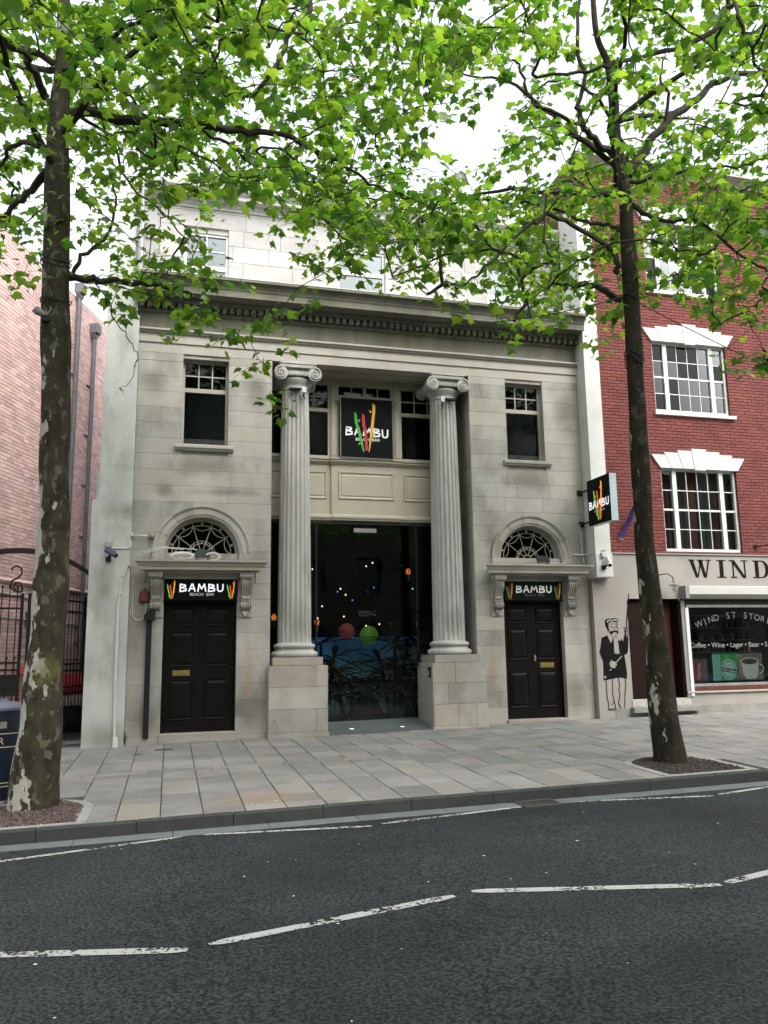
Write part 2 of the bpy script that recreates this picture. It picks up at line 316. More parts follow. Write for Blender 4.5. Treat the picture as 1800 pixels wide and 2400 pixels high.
def bark_mat(name, lo, hi, k=1.0, mt=.55):
    m = bpy.data.materials.new(name); m.use_nodes = True; N, L = m.node_tree.nodes, m.node_tree.links; P = N['Principled BSDF']
    P.inputs['Roughness'].default_value = .9; P.inputs['Specular IOR Level'].default_value = .15
    g = N.new('ShaderNodeNewGeometry')
    def vm(sc):
        v = N.new('ShaderNodeVectorMath'); v.operation = 'MULTIPLY'; v.inputs[1].default_value = sc; L.new(g.outputs['Position'], v.inputs[0]); return v.outputs[0]
    def nz(v, s, d, ro=.55):
        n = N.new('ShaderNodeTexNoise'); n.inputs['Scale'].default_value = s; n.inputs['Detail'].default_value = d; n.inputs['Roughness'].default_value = ro; L.new(v, n.inputs['Vector']); return n.outputs['Fac']
    def rmp(f, a, b):
        r = N.new('ShaderNodeMapRange'); r.inputs['From Min'].default_value = a; r.inputs['From Max'].default_value = b; L.new(f, r.inputs['Value']); return r.outputs[0]
    def mix(a, b, f):
        x = N.new('ShaderNodeMix'); x.data_type = 'RGBA'
        for s, v in ((x.inputs['A'],a),(x.inputs['B'],b)):
            if isinstance(v, tuple): s.default_value = (*v,1)
            else: L.new(v, s)
        L.new(f, x.inputs['Factor']); return x.outputs['Result']
    base = mix((.030*k,.027*k,.017*k), (.065*k,.058*k,.036*k), rmp(nz(vm((1,1,.5)), 9, 6), .35, .65))
    mid = mix(base, (.12*k,.115*k,.08*k), rmp(nz(vm((1.3,1.3,.8)), 8.0, 4), mt, mt+.035))
    # flakes of pale bark lie more on the -x side, fewer higher up
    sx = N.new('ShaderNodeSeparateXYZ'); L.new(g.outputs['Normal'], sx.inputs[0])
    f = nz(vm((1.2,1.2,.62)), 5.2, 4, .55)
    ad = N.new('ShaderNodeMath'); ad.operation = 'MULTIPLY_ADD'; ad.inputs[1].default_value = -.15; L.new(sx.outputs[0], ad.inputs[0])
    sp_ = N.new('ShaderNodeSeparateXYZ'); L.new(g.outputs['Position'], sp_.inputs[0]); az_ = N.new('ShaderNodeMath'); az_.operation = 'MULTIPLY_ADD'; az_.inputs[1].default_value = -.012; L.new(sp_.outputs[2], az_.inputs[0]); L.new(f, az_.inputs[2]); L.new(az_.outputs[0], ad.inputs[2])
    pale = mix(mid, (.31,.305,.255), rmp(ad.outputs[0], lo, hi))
    moss = mix(pale, (.085,.085,.022), rmp(nz(vm((1,1,.5)), 1.9, 4), .63, .75))
    L.new(moss, P.inputs['Base Color'])
    b = N.new('ShaderNodeBump'); b.inputs['Strength'].default_value = 1.0; b.inputs['Distance'].default_value = .016
    a2 = N.new('ShaderNodeMath'); a2.operation = 'MULTIPLY_ADD'; a2.inputs[1].default_value = -1.2; L.new(rmp(ad.outputs[0], lo, hi), a2.inputs[0]); L.new(nz(vm((1,1,.6)), 28, 6), a2.inputs[2])
    L.new(a2.outputs[0], b.inputs['Height']); L.new(b.outputs[0], P.inputs['Normal'])
    return m
K['bark'] = bark_mat('plane_bark', .585, .60, .68, .57)
K['bark_backlit'] = bark_mat('backlit_plane_bark', .70, .715, .40, .60)  # same bark scaled darker, the backlit shade put into its colour
K['twig'] = mat('twig_bark', (.018,.015,.011), (.034,.028,.02), 9, .9, .3, 50)

def leaf_mat(name, per_leaf):
    m = bpy.data.materials.new(name); m.use_nodes = True; N, L = m.node_tree.nodes, m.node_tree.links
    N.remove(N['Principled BSDF']); out = N['Material Output']
    if per_leaf:
        a = N.new('ShaderNodeAttribute'); a.attribute_name = 'tint'; r = a.outputs['Fac']
    else:
        a = N.new('ShaderNodeObjectInfo'); r = a.outputs['Random']
    def rampc(cols):
        c = N.new('ShaderNodeValToRGB'); e = c.color_ramp.elements
        e[0].color = (*cols[0],1); e[1].color = (*cols[-1],1); e[1].position = 1
        for i, q in enumerate(cols[1:-1]):
            k = e.new((i+1)/(len(cols)-1)); k.color = (*q,1)
        L.new(r, c.inputs[0]); return c.outputs[0]
    d = N.new('ShaderNodeBsdfDiffuse'); L.new(rampc([(.014,.042,.009),(.033,.085,.013),(.070,.13,.018)]), d.inputs['Color'])
    t = N.new('ShaderNodeBsdfTranslucent'); L.new(rampc([(.07,.22,.014),(.20,.40,.022),(.40,.60,.035)]), t.inputs['Color'])
    x = N.new('ShaderNodeMixShader'); x.inputs[0].default_value = .52; L.new(d.outputs[0], x.inputs[1]); L.new(t.outputs[0], x.inputs[2])
    g = N.new('ShaderNodeBsdfGlossy'); g.inputs['Roughness'].default_value = .38; g.inputs['Color'].default_value = (.9,.95,.9,1)
    y = N.new('ShaderNodeMixShader'); y.inputs[0].default_value = .035; L.new(x.outputs[0], y.inputs[1]); L.new(g.outputs[0], y.inputs[2])
    L.new(y.outputs[0], out.inputs['Surface']); return m
K['leaf'] = leaf_mat('plane_leaf', False); K['foliage'] = leaf_mat('plane_foliage', True)

def asphalt_mat():
    m = bpy.data.materials.new('asphalt'); m.use_nodes = True; N, L = m.node_tree.nodes, m.node_tree.links; P = N['Principled BSDF']
    P.inputs['Roughness'].default_value = .78; P.inputs['Specular IOR Level'].default_value = .22
    g = N.new('ShaderNodeNewGeometry'); pos = g.outputs['Position']
    v = N.new('ShaderNodeTexVoronoi'); v.inputs['Scale'].default_value = 75; L.new(pos, v.inputs['Vector'])
    n = N.new('ShaderNodeTexNoise'); n.inputs['Scale'].default_value = 40; n.inputs['Detail'].default_value = 7; L.new(pos, n.inputs['Vector'])
    n2 = N.new('ShaderNodeTexNoise'); n2.inputs['Scale'].default_value = .8; n2.inputs['Detail'].default_value = 5; L.new(pos, n2.inputs['Vector'])
    c = N.new('ShaderNodeValToRGB'); e = c.color_ramp.elements
    e[0].position = .40; e[0].color = (.0055,.0068,.0072,1); e[1].position = .57; e[1].color = (.029,.0355,.0375,1); L.new(n.outputs['Fac'], c.inputs[0])
    hv = N.new('ShaderNodeSeparateColor'); L.new(v.outputs['Color'], hv.inputs[0])
    mr = N.new('ShaderNodeMapRange'); mr.inputs['To Min'].default_value = .6; mr.inputs['To Max'].default_value = 1.4; L.new(hv.outputs[0], mr.inputs['Value'])
    m2 = N.new('ShaderNodeMapRange'); m2.inputs['From Min'].default_value = .3; m2.inputs['From Max'].default_value = .7; m2.inputs['To Min'].default_value = .68; m2.inputs['To Max'].default_value = 1.2; L.new(n2.outputs['Fac'], m2.inputs['Value'])
    vm_ = N.new('ShaderNodeVectorMath'); vm_.operation = 'MULTIPLY'; vm_.inputs[1].default_value = (.10,1.1,1); L.new(pos, vm_.inputs[0])
    n3 = N.new('ShaderNodeTexNoise'); n3.inputs['Scale'].default_value = 1.0; n3.inputs['Detail'].default_value = 4; L.new(vm_.outputs[0], n3.inputs['Vector'])
    m3 = N.new('ShaderNodeMapRange'); m3.inputs['From Min'].default_value = .35; m3.inputs['From Max'].default_value = .65; m3.inputs['To Min'].default_value = .78; m3.inputs['To Max'].default_value = 1.18; L.new(n3.outputs['Fac'], m3.inputs['Value'])
    mu0 = N.new('ShaderNodeMath'); mu0.operation = 'MULTIPLY'; L.new(m2.outputs[0], mu0.inputs[0]); L.new(m3.outputs[0], mu0.inputs[1])
    mu = N.new('ShaderNodeMath'); mu.operation = 'MULTIPLY'; L.new(mr.outputs[0], mu.inputs[0]); L.new(mu0.outputs[0], mu.inputs[1])
    x = N.new('ShaderNodeMix'); x.data_type = 'RGBA'; x.blend_type = 'MULTIPLY'; x.inputs['Factor'].default_value = 1; L.new(c.outputs[0], x.inputs['A']); L.new(mu.outputs[0], x.inputs['B'])
    L.new(x.outputs['Result'], P.inputs['Base Color'])
    ad = N.new('ShaderNodeMath'); ad.operation = 'SUBTRACT'; L.new(n.outputs['Fac'], ad.inputs[0]); L.new(v.outputs['Distance'], ad.inputs[1])
    b = N.new('ShaderNodeBump'); b.inputs['Strength'].default_value = .8; b.inputs['Distance'].default_value = .012; L.new(ad.outputs[0], b.inputs['Height']); L.new(b.outputs[0], P.inputs['Normal'])
    return m
K['asphalt'] = asphalt_mat()

def worn_paint():
    m = bpy.data.materials.new('worn_road_paint'); m.use_nodes = True; N, L = m.node_tree.nodes, m.node_tree.links; P = N['Principled BSDF']; out = N['Material Output']
    P.inputs['Base Color'].default_value = (.29,.30,.29,1); P.inputs['Roughness'].default_value = .75
    g = N.new('ShaderNodeNewGeometry'); n = N.new('ShaderNodeTexNoise'); n.inputs['Scale'].default_value = 34; n.inputs['Detail'].default_value = 5; L.new(g.outputs['Position'], n.inputs['Vector'])
    n2 = N.new('ShaderNodeTexNoise'); n2.inputs['Scale'].default_value = 3; L.new(g.outputs['Position'], n2.inputs['Vector'])
    ad = N.new('ShaderNodeMath'); ad.operation = 'MULTIPLY_ADD'; ad.inputs[1].default_value = .75; L.new(n2.outputs['Fac'], ad.inputs[0]); L.new(n.outputs['Fac'], ad.inputs[2])
    r = N.new('ShaderNodeMapRange'); r.inputs['From Min'].default_value = .795; r.inputs['From Max'].default_value = .84; L.new(ad.outputs[0], r.inputs['Value'])
    t = N.new('ShaderNodeBsdfTransparent'); x = N.new('ShaderNodeMixShader'); L.new(r.outputs[0], x.inputs[0]); L.new(t.outputs[0], x.inputs[1]); L.new(P.outputs[0], x.inputs[2]); L.new(x.outputs[0], out.inputs['Surface'])
    return m
K['paint'] = worn_paint()
NCL_L, NCL_R = 720, 830
# ---------------------------------------------------------------- ground, road, kerb, pavement
def onroad(px, py):
    r = ray(px, py); t = (-.39 + .0135*CAMP[0] - CAMP[2]) / (r[2] - .0135*r[0]); return CAMP + r*t
def sheet(name, x0, x1, y0, y1, zf, m, **p):
    mb = MB(); mb.add([(x0,y0,zf(x0,y0)),(x1,y0,zf(x1,y0)),(x1,y1,zf(x1,y1)),(x0,y1,zf(x0,y1))],[(0,1,2,3)])
    return mb.build(name, m, **p)
sheet('ground', -600, 600, -600, 600, lambda x,y: -1.7, K['joint'], kind='structure')
road = sheet('road', -70, 70, -13.0, -6.715, zroad, K['asphalt'], kind='structure')
pave = sheet('pavement', -70, 70, -6.37, 9.0, lambda x,y: zpave(x,y)-.012, K['joint'], kind='structure')
sheet('opposite_pavement', -70, 70, -19.0, -13.0, lambda x,y: zroad(x)+.13, K['slab'], kind='structure')

def slopebox(mb, x0, x1, y0, y1, zf, dz_top, dz_bot, c=.004):
    a = [(x0,y0),(x1,y0),(x1,y1),(x0,y1)]; b = [(x0+c,y0+c),(x1-c,y0+c),(x1-c,y1-c),(x0+c,y1-c)]
    v = [(x,y,zf(x,y)+dz_bot) for x,y in a]+[(x,y,zf(x,y)+dz_top-c) for x,y in a]+[(x,y,zf(x,y)+dz_top) for x,y in b]
    f = [(8,9,10,11)]
    for i in range(4):
        j = (i+1)%4; f += [(i,j,4+j,4+i),(4+i,4+j,8+j,8+i)]
    return mb.add(v, f)

kerb = MB(); kerb.box(-70, 70, -6.46, -6.37, -2, -1.99)
kerb = kerb.build('kerb', K['joint'], kind='structure')
gut = MB(); gut.add([(-70,-6.72,zroad(-70)-.03),(70,-6.72,zroad(70)-.03),(70,-6.40,zroad(70)-.03),(-70,-6.40,zroad(-70)-.03)],[(0,1,2,3)])
gut = gut.build('gutter', K['joint'], kind='structure')
x = -6.24
while x < 22:
    L = 1.0 + rnd.uniform(-.03,.05)
    j = rnd.uniform(-.006,.006)
    mb = MB(); slopebox(mb, x+.003, x+L-.003, -6.48+j*.5, -6.365, lambda a,b: zpave(a,-6.48)+.002*j, .006+j*.4, -.3, .012); mb.build('kerb_stone', K['kerb'], kerb)
    x0 = x+.37
    mb = MB(); slopebox(mb, x0+.003, x0+L-.003, -6.72, -6.475, zroad, .008+j*.2, -.1, .004); mb.build('channel_stone', K['channel'], gut)
    x += L

# zig-zag road markings
dashes = [((-60,2028),(428,1962),.07),((462,1958),(871,1937),.07),((895,1931.5),(1243,1889),.07),((1337,1880),(1672,1866),.07),((1685,1862.5),(1860,1836),.07),
          ((-60,2241),(440,2228),.10),((490,2215),(1065,2101),.10),((1105,2090),(1690,2075),.10),((1702,2070),(1890,2024),.10)]
for a, b, w in dashes:
    A, B = onroad(*a), onroad(*b); d = B-A; d[2] = 0; d /= np.linalg.norm(d); n = np.array([-d[1], d[0], 0])*w/2
    mb = MB(); m = 14; vs = []
    for i in range(m+1):
        p = A+(B-A)*i/m
        s = .55 if i in (0,m) else 1+.12*noise.noise(Vector((p[0]*4,p[1]*4,2)))
        for sg in (1,-1): q = p+n*sg*s; vs.append((q[0],q[1],zroad(q[0])+.005))
    mb.add(vs, [(2*i,2*i+1,2*i+3,2*i+2) for i in range(m)])
    mb.build('road_marking', K['paint'], road)

# paving slabs: columns run from the buildings to the kerb
PITS = [(-1.47, -5.5, .67), (6.84, -5.5, .69)]
def in_pit(x, y):
    for cx, cy, r in PITS:
        if abs(x-cx) < r-.06 and (y < cy or math.hypot((x-cx)/r,(y-cy)/.62) < .95): return True
    return False
slabs = []
x = -4.6; ci = 0
while x < 17.5:
    w = .455
    segs = []
    # the strip of setts from the kerb to the narrow band, then from the band to the wall
    for lo, hi in ((-6.36,-3.34),(-3.12,1.2 if x < -1.5 else -.02)):
        y = lo
        first = True
        while y < hi-.02:
            h = rnd.choice([.24,.32,.38,.45,.52,.6]) if not first else rnd.choice([.3,.5,.7,.85]); first = False
            if hi-(y+h) < .22: h = hi-y
            segs.append((y, y+h)); y += h
    for y0, y1 in segs:
        if not in_pit(x+w/2, (y0+y1)/2): slabs.append((x, x+w, y0, y1))
    x += w
x = -4.6
while x < 17.5:
    w = rnd.choice([.75,.9,1.05]); slabs.append((x, x+w, -3.34, -3.12)); x += w
def depth2(s): 
    c = np.array([(s[0]+s[1])/2,(s[2]+s[3])/2,zpave((s[0]+s[1])/2,(s[2]+s[3])/2)]); px,py,d = project(c)
    return d[0] + (0 if -60 < px[0] < 1860 else 100)
slabs.sort(key=depth2)
rest = MB()
for i, (x0,x1,y0,y1) in enumerate(slabs):
    g = .0045+rnd.random()*.0045; dz = rnd.uniform(-.004,.004); m = K['slab']
    if -.9 < x0 < -.2 and (y0+y1)/2 < -5.6: m = K['slab_olive']
    if i < 298:
        mb = MB(); slopebox(mb, x0+g, x1-g, y0+g, y1-g, zpave, dz, -.05); mb.build('paving_slab', m, pave)
    else: slopebox(rest, x0+g, x1-g, y0+g, y1-g, zpave, dz, -.05)
rest.build('paving_slab', K['slab'], pave, kind='stuff')

# tree pits
for pi, (cx, cy, r) in enumerate(PITS):
    def ring(k):
        p = [(cx-k*r, -6.33), (cx-k*r, cy)]
        p += [(cx-k*r*math.cos(a), cy+k*.62*math.sin(a)) for a in np.linspace(.15, PI-.15, 15)]
        return p + [(cx+k*r, cy), (cx+k*r, -6.33)]
    o, n_ = ring(1.0), ring(.84); n_[0] = (n_[0][0], -6.27); n_[-1] = (n_[-1][0], -6.27)
    t = thing('tree_pit', ['rounded tree pit of reddish gravel round the trunk beside the blue bin','rounded tree pit of dark gravel round the trunk in front of the corner shop'][pi], 'tree pit', (cx, cy, zpave(cx,cy)), 'tree pits along the kerb')
    N_ = len(o)
    for i in range(N_-1):
        mb = MB(); q = [o[i],o[i+1],n_[i+1],n_[i]]
        cxm = sum(a for a,_ in q)/4; cym = sum(b for _,b in q)/4
        q = [(a+(cxm-a)*.012, b+(cym-b)*.012) for a,b in q]
        mb.add([(a,b,zpave(a,b)+.008) for a,b in q]+[(a,b,zpave(a,b)-.05) for a,b in q],[(0,1,2,3)]+[(k,(k+1)%4,(k+1)%4+4,k+4) for k in range(4)])
        if i % 3 == 0 or True: mb.build('edging_stone', K['edging'], t)
    mb = MB(); q = [(cx-r,-6.36),(cx+r,-6.36),(cx+r,-6.275),(cx-r,-6.275)]
    mb.add([(a,b,zpave(a,b)+.008) for a,b in q]+[(a,b,zpave(a,b)-.05) for a,b in q],[(0,1,2,3)]+[(k,(k+1)%4,(k+1)%4+4,k+4) for k in range(4)]); mb.build('edging_stone', K['edging'], t)
    mb = MB(); mb.add([(a,b,zpave(a,b)-.004) for a,b in n_],[tuple(range(N_))])
    for _ in range(2300):
        a = cx+rnd.uniform(-.84,.84)*r; b = rnd.uniform(-6.26, cy+.5)
        if b > cy and math.hypot((a-cx)/r,(b-cy)/.62) > .82: continue
        s = rnd.uniform(.008,.019); z = zpave(a,b)+rnd.uniform(0,.012)+.02*max(0,1-math.hypot(a-cx,b-cy-.2)/.6)
        R = Matrix.Rotation(rnd.uniform(0,6.3),3,Vector((rnd.uniform(-1,1),rnd.uniform(-1,1),1)).normalized())
        vs = [R @ Vector(q) for q in ((s*1.3,0,0),(-s*1.3,0,0),(0,s,0),(0,-s,0),(0,0,s*.7),(0,0,-s*.7))]
        mb.add([(a+q.x,b+q.y,z+q.z) for q in vs],[(0,2,4),(2,1,4),(1,3,4),(3,0,4),(2,0,5),(1,2,5),(3,1,5),(0,3,5)])
    mb.build('gravel', K['pebble' if pi == 0 else 'pebble_dark'], t, kind='stuff')

# drain grate, small covers, litter
gx = onroad(1255,1882)[0]
t = thing('drain_grate', 'slotted iron drain grate in the gutter below the kerb', 'drain grate', (gx,-6.62,zroad(gx)))
mb = MB(); 
for (a,b,c,d) in ((gx-.24,gx+.24,-6.80,-6.77),(gx-.24,gx+.24,-6.50,-6.475),(gx-.24,gx-.21,-6.77,-6.50),(gx+.21,gx+.24,-6.77,-6.50)): slopebox(mb,a,b,c,d,zroad,.02,-.03,.003)
mb.build('frame', K['iron'], t)
for k in range(8):
    a = gx-.19+k*.05; mb = MB(); slopebox(mb,a,a+.022,-6.77,-6.50,zroad,.018,-.03,.002); mb.build('bar', K['iron'], t)
mb = MB(); mb.add([(gx-.21,-6.77,zroad(gx)+.012),(gx+.21,-6.77,zroad(gx)+.012),(gx+.21,-6.5,zroad(gx)+.012),(gx-.21,-6.5,zroad(gx)+.012)],[(0,1,2,3)]); mb.build('sump', K['dark_room'], t)
def onpave(px, py):
    r = ray(px,py); tt = (-.16+.0135*CAMP[0]+.015*CAMP[1]-CAMP[2])/(r[2]-.0135*r[0]-.015*r[1]); return CAMP+r*tt
for (px,py,w,d,lb) in ((384,1757,.30,.17,'larger rectangular iron cover in the paving by the door step'),(325,1770,.14,.08,'tiny iron cover in the paving near the white downpipe')):
    p = onpave(px,py); t = thing('access_cover', lb, 'cover', tuple(p), 'iron covers in the paving')
    mb = MB(); slopebox(mb,p[0]-w/2,p[0]+w/2,p[1]-d/2,p[1]+d/2,zpave,.008,-.02,.004); mb.build('frame', K['iron'], t)
    mb = MB(); slopebox(mb,p[0]-w/2+.02,p[0]+w/2-.02,p[1]-d/2+.02,p[1]+d/2-.02,zpave,.012,-.02,.003)
    mb.build('lid', K['iron'], t)
mb = MB()
for _ in range(300):
    if rnd.random() < .8: a, b = rnd.uniform(-2,13), rnd.uniform(-6.3,-.6); z = zpave(a,b)+.006
    else: a, b = rnd.uniform(-3,8), rnd.uniform(-12,-6.8); z = zroad(a)+.006
    if rnd.random()<.25: s = rnd.uniform(.010,.017)
    else: s = rnd.uniform(.005,.010)
    n = 7; ph = rnd.random()*6; el = rnd.uniform(.5,1)
    mb.add([(a+s*math.cos(ph)*math.cos(2*PI*k/n)*rnd.uniform(.7,1.2)-s*el*math.sin(ph)*math.sin(2*PI*k/n), b+s*math.sin(ph)*math.cos(2*PI*k/n)+s*el*math.cos(ph)*math.sin(2*PI*k/n), z+rnd.uniform(0,.002)) for k in range(n)],[tuple(range(n))])
o = mb.build('litter', K['litter'], kind='stuff'); o['label'] = 'pale specks of litter scattered over paving and road'
# ---------------------------------------------------------------- the stone bar building
DLX, DRX = .545, 7.435          # centres of the two door bays
CLX, CRX = 2.385, 5.635         # columns
B = thing('bar_building', 'grey stone classical building with two fluted columns and black doors', 'building', (4.0, 0, -.12))
st = K['stone']
ARC_Z, ARC_R, ARC_I = 3.345, .925, .70
def arc_holes(cx):
    hs = []
    n = 10
    for i in range(n):
        z0, z1 = i*ARC_I/n, (i+1)*ARC_I/n
        w = math.sqrt(max(ARC_I**2-z0**2, 0))+.02
        hs.append((cx-w, cx+w, ARC_Z+z0, ARC_Z+z1+.004))
    return hs
def bay_holes(cx): return [(cx-.68, cx+.68, -.6, 2.84), (cx-.445, cx+.445, 5.49, 7.25)] + arc_holes(cx)
# backing wall
mb = MB()
holes_wall(mb, -.78, 1.86, -.6, 7.33, .03, .42, bay_holes(DLX)); mb.box(1.60, 1.855, .42, 1.2, -.6, 7.33); mb.build('wall', st, B)
mb = MB(); holes_wall(mb, 6.135, 8.75, -.6, 7.33, .03, .42, bay_holes(DRX)); mb.box(6.14, 6.4, .42, 1.2, -.6, 7.33); mb.build('wall', st, B)

# ashlar stones, cut round the openings
CH = .3138
def stones(x0, x1, z0, cx, seed):
    r = random.Random(seed); row = 0; z = z0
    while z < 7.32:
        z1 = min(z+CH, 7.326)
        cuts = []
        for a,b,c,d in bay_holes(cx)[:2]:
            if z < d-.02 and z1 > c+.02: cuts.append([a,b,z,z1,None])
        arcrow = z1 > ARC_Z and z < ARC_Z+ARC_R
        if z < 3.30 and z1 > 2.86: cuts.append([cx-1.03,cx+1.03,z,z1,None]) if z1 < 3.2 else cuts.append([cx-.93,cx+.93,z,z1,None])
        if arcrow: cuts = [[cx-ARC_R,cx+ARC_R,z,z1,'arc']]
        # horizontal intervals left of and right of the cut
        spans = []
        if cuts:
            a, b = min(c[0] for c in cuts), max(c[1] for c in cuts); arc = cuts[0][4]
            if arc:
                e = lambda zz: math.sqrt(max(ARC_R**2-max(zz-ARC_Z,0)**2, 0)) if zz < ARC_Z+ARC_R else 0
                spans = [(x0, a, 'L', e), (b, x1, 'R', e)]
            else: spans = [(x0, a, None, None), (b, x1, None, None)]
        else: spans = [(x0, x1, None, None)]
        zc, zt = max(z, z0), z1
        for (a, b, side, e) in spans:
            if b-a < .03 and not side: continue
            L = b-a; n = max(1, round(L/ (.86 if (row%2) else .98)))
            ed = [a+L*k/n + (0 if k in (0,n) else r.uniform(-.10,.10)+(.12 if row%2 else -.12)*(n>1)*.6) for k in range(n+1)]
            for k in range(n):
                g = .0013; p, q = ed[k]+g, ed[k+1]-g
                yj = r.uniform(-.0025,.0025)
                mb = MB()
                if side == 'L' and k == n-1:
                    zz = np.linspace(zc+g, zt-g, 7); mb.prism([(p,zt-g),(p,zc+g)]+[(cx-e(t)-g if e(t)>0 else cx-g,t) for t in zz], yj, .05)
                elif side == 'R' and k == 0:
                    zz = np.linspace(zt-g, zc+g, 7); mb.prism([(q,zc+g),(q,zt-g)]+[(cx+e(t)+g if e(t)>0 else cx+g,t) for t in zz], yj, .05)
                else: mb.block(p, q, zc+g, zt-g, yj, .05, .003)
                mb.build('stone', st, B)
        z = z1; row += 1
stones(-.755, 1.865, -.06, DLX, 3); stones(6.13, 8.755, -.06, DRX, 5)
# stones on the two inner faces of the porch
for xx, sg in ((1.865,-1),(6.13,1)):
    z = -.06; row = 0
    while z < 7.32:
        z1 = min(z+CH, 7.326); e = [.05,.8] if row%2 else [.05,.42,.8]
        for a,b in zip(e[:-1],e[1:]):
            mb = MB(); mb.box(*sorted((xx, xx+sg*.02)), a+.002, b-.002, z+.002, z1-.002); mb.build('stone', st, B)
        z = z1; row += 1
# plinth course and door steps
for a, b in ((-.76,-.16),(1.25,1.80),(6.22,6.73),(8.14,8.755)):
    mb = MB(); mb.block(a, b, -.5, -.062, -.045, .05, .006); mb.build('plinth', K['stone_plinth'], B)
for cx in (DLX, DRX):
    mb = MB(); mb.block(cx-.70, cx+.70, -.5, -.005, -.06, .5, .008); mb.build('door_step', K['stone_plinth'], B)

def fanlight(cx):
    y = .20; R = ARC_I
    w = MB()
    n = 28; pts = lambda r: [(cx+r*math.cos(PI*i/n), y, ARC_Z+r*math.sin(PI*i/n)) for i in range(n+1)]
    # timber rim
    q = [(cx+R*math.cos(PI*i/n), ARC_Z+R*math.sin(PI*i/n)) for i in range(n+1)]; q2 = [(cx+(R-.06)*math.cos(PI*i/n), ARC_Z+(R-.06)*math.sin(PI*i/n)) for i in range(n+1)]
    for i in range(n): w.prism([q[i],q2[i],q2[i+1],q[i+1]], y-.02, y+.05)
    w.box(cx-R, cx+R, y-.02, y+.05, ARC_Z-.03, ARC_Z+.012)
    win = w.build('fanlight', K['frame_paint'], B)
    g = MB(); g.prism([(cx+(R-.05)*math.cos(PI*i/n), ARC_Z+(R-.05)*math.sin(PI*i/n)) for i in range(n+1)], y+.02, y+.026); g.build('pane', K['dark_glass'], win)
    bk = MB(); bk.prism([(cx+(R+.1)*math.cos(PI*i/n), ARC_Z-.02+(R+.1)*math.sin(PI*i/n)) for i in range(n+1)], y+.24, y+.30); bk.build('backing', K['dark_room'], win)
    t = MB()
    t.tube(pts(R*.80), .0085, 5); t.tube(pts(R*.30), .008, 5); t.tube(pts(R*.37), .006, 5); t.tube(pts(R*.12), .008, 5)
    for k in range(1,5):
        a = PI*k/5; t.tube([(cx+R*.12*math.cos(a),y,ARC_Z+R*.12*math.sin(a)),(cx+R*.92*math.cos(a),y,ARC_Z+R*.92*math.sin(a))], .008, 5)
    for k in range(5):                                  # swags hung between the bars
        a0, a1 = PI*k/5, PI*(k+1)/5; am = (a0+a1)/2
        p0, p1 = np.array([math.cos(a0),math.sin(a0)])*R*.80, np.array([math.cos(a1),math.sin(a1)])*R*.80
        pm = np.array([math.cos(am),math.sin(am)])*R*.56
        t.tube([(cx+((1-u)**2*p0+2*u*(1-u)*pm+u*u*p1)[0], y, ARC_Z+((1-u)**2*p0+2*u*(1-u)*pm+u*u*p1)[1]) for u in np.linspace(0,1,9)], .0075, 5)
        t.tube([(cx+R*.86*math.cos(am),y-.01,ARC_Z+R*.86*math.sin(am)),(cx+R*.86*math.cos(am),y+.012,ARC_Z+R*.86*math.sin(am))], .026, 8)
    for k in range(9):
        a = PI*(k+.5)/9; t.ball((cx+R*.335*math.cos(a),y,ARC_Z+R*.335*math.sin(a)), .014, 6, 4)
    t.build('tracery', K['frame_paint'], win, smooth=True)
    # moulded arch stones
    NS = 7
    for k in range(NS):
        a0, a1 = PI*k/NS+.004, PI*(k+1)/NS-.004; m = 6
        prof = [(ARC_I,.20),(ARC_I,.0),(ARC_I+.03,-.012),(ARC_I+.05,-.012),(ARC_I+.055,-.03),(ARC_I+.155,-.03),(ARC_I+.165,-.045),(ARC_I+.195,-.065),(ARC_R,-.065),(ARC_R,.04)]
        vs = []; P_ = len(prof)
        for i in range(m+1):
            a = a0+(a1-a0)*i/m
            vs += [(cx+r*math.cos(a), yy, ARC_Z+r*math.sin(a)) for r,yy in prof]
        mb = MB(); mb.add(vs, [(i*P_+j, i*P_+(j+1)%P_, (i+1)*P_+(j+1)%P_, (i+1)*P_+j) for i in range(m) for j in range(P_)]+[tuple(range(P_)),tuple(range(m*P_,(m+1)*P_))])
        mb.build('arch_stone', st, B)
    for sg in (-1,1):
        a, b = sorted((cx+sg*ARC_I, cx+sg*ARC_R)); mb = MB(); mb.block(a+.002, b-.002, 3.165, ARC_Z-.004, -.05, .2, .005); mb.build('arch_stone', st, B)
    mb = MB(); mb.block(cx-ARC_I+.002, cx+ARC_I-.002, 3.165, ARC_Z-.03, .05, .3, .004); mb.build('sill', st, B)

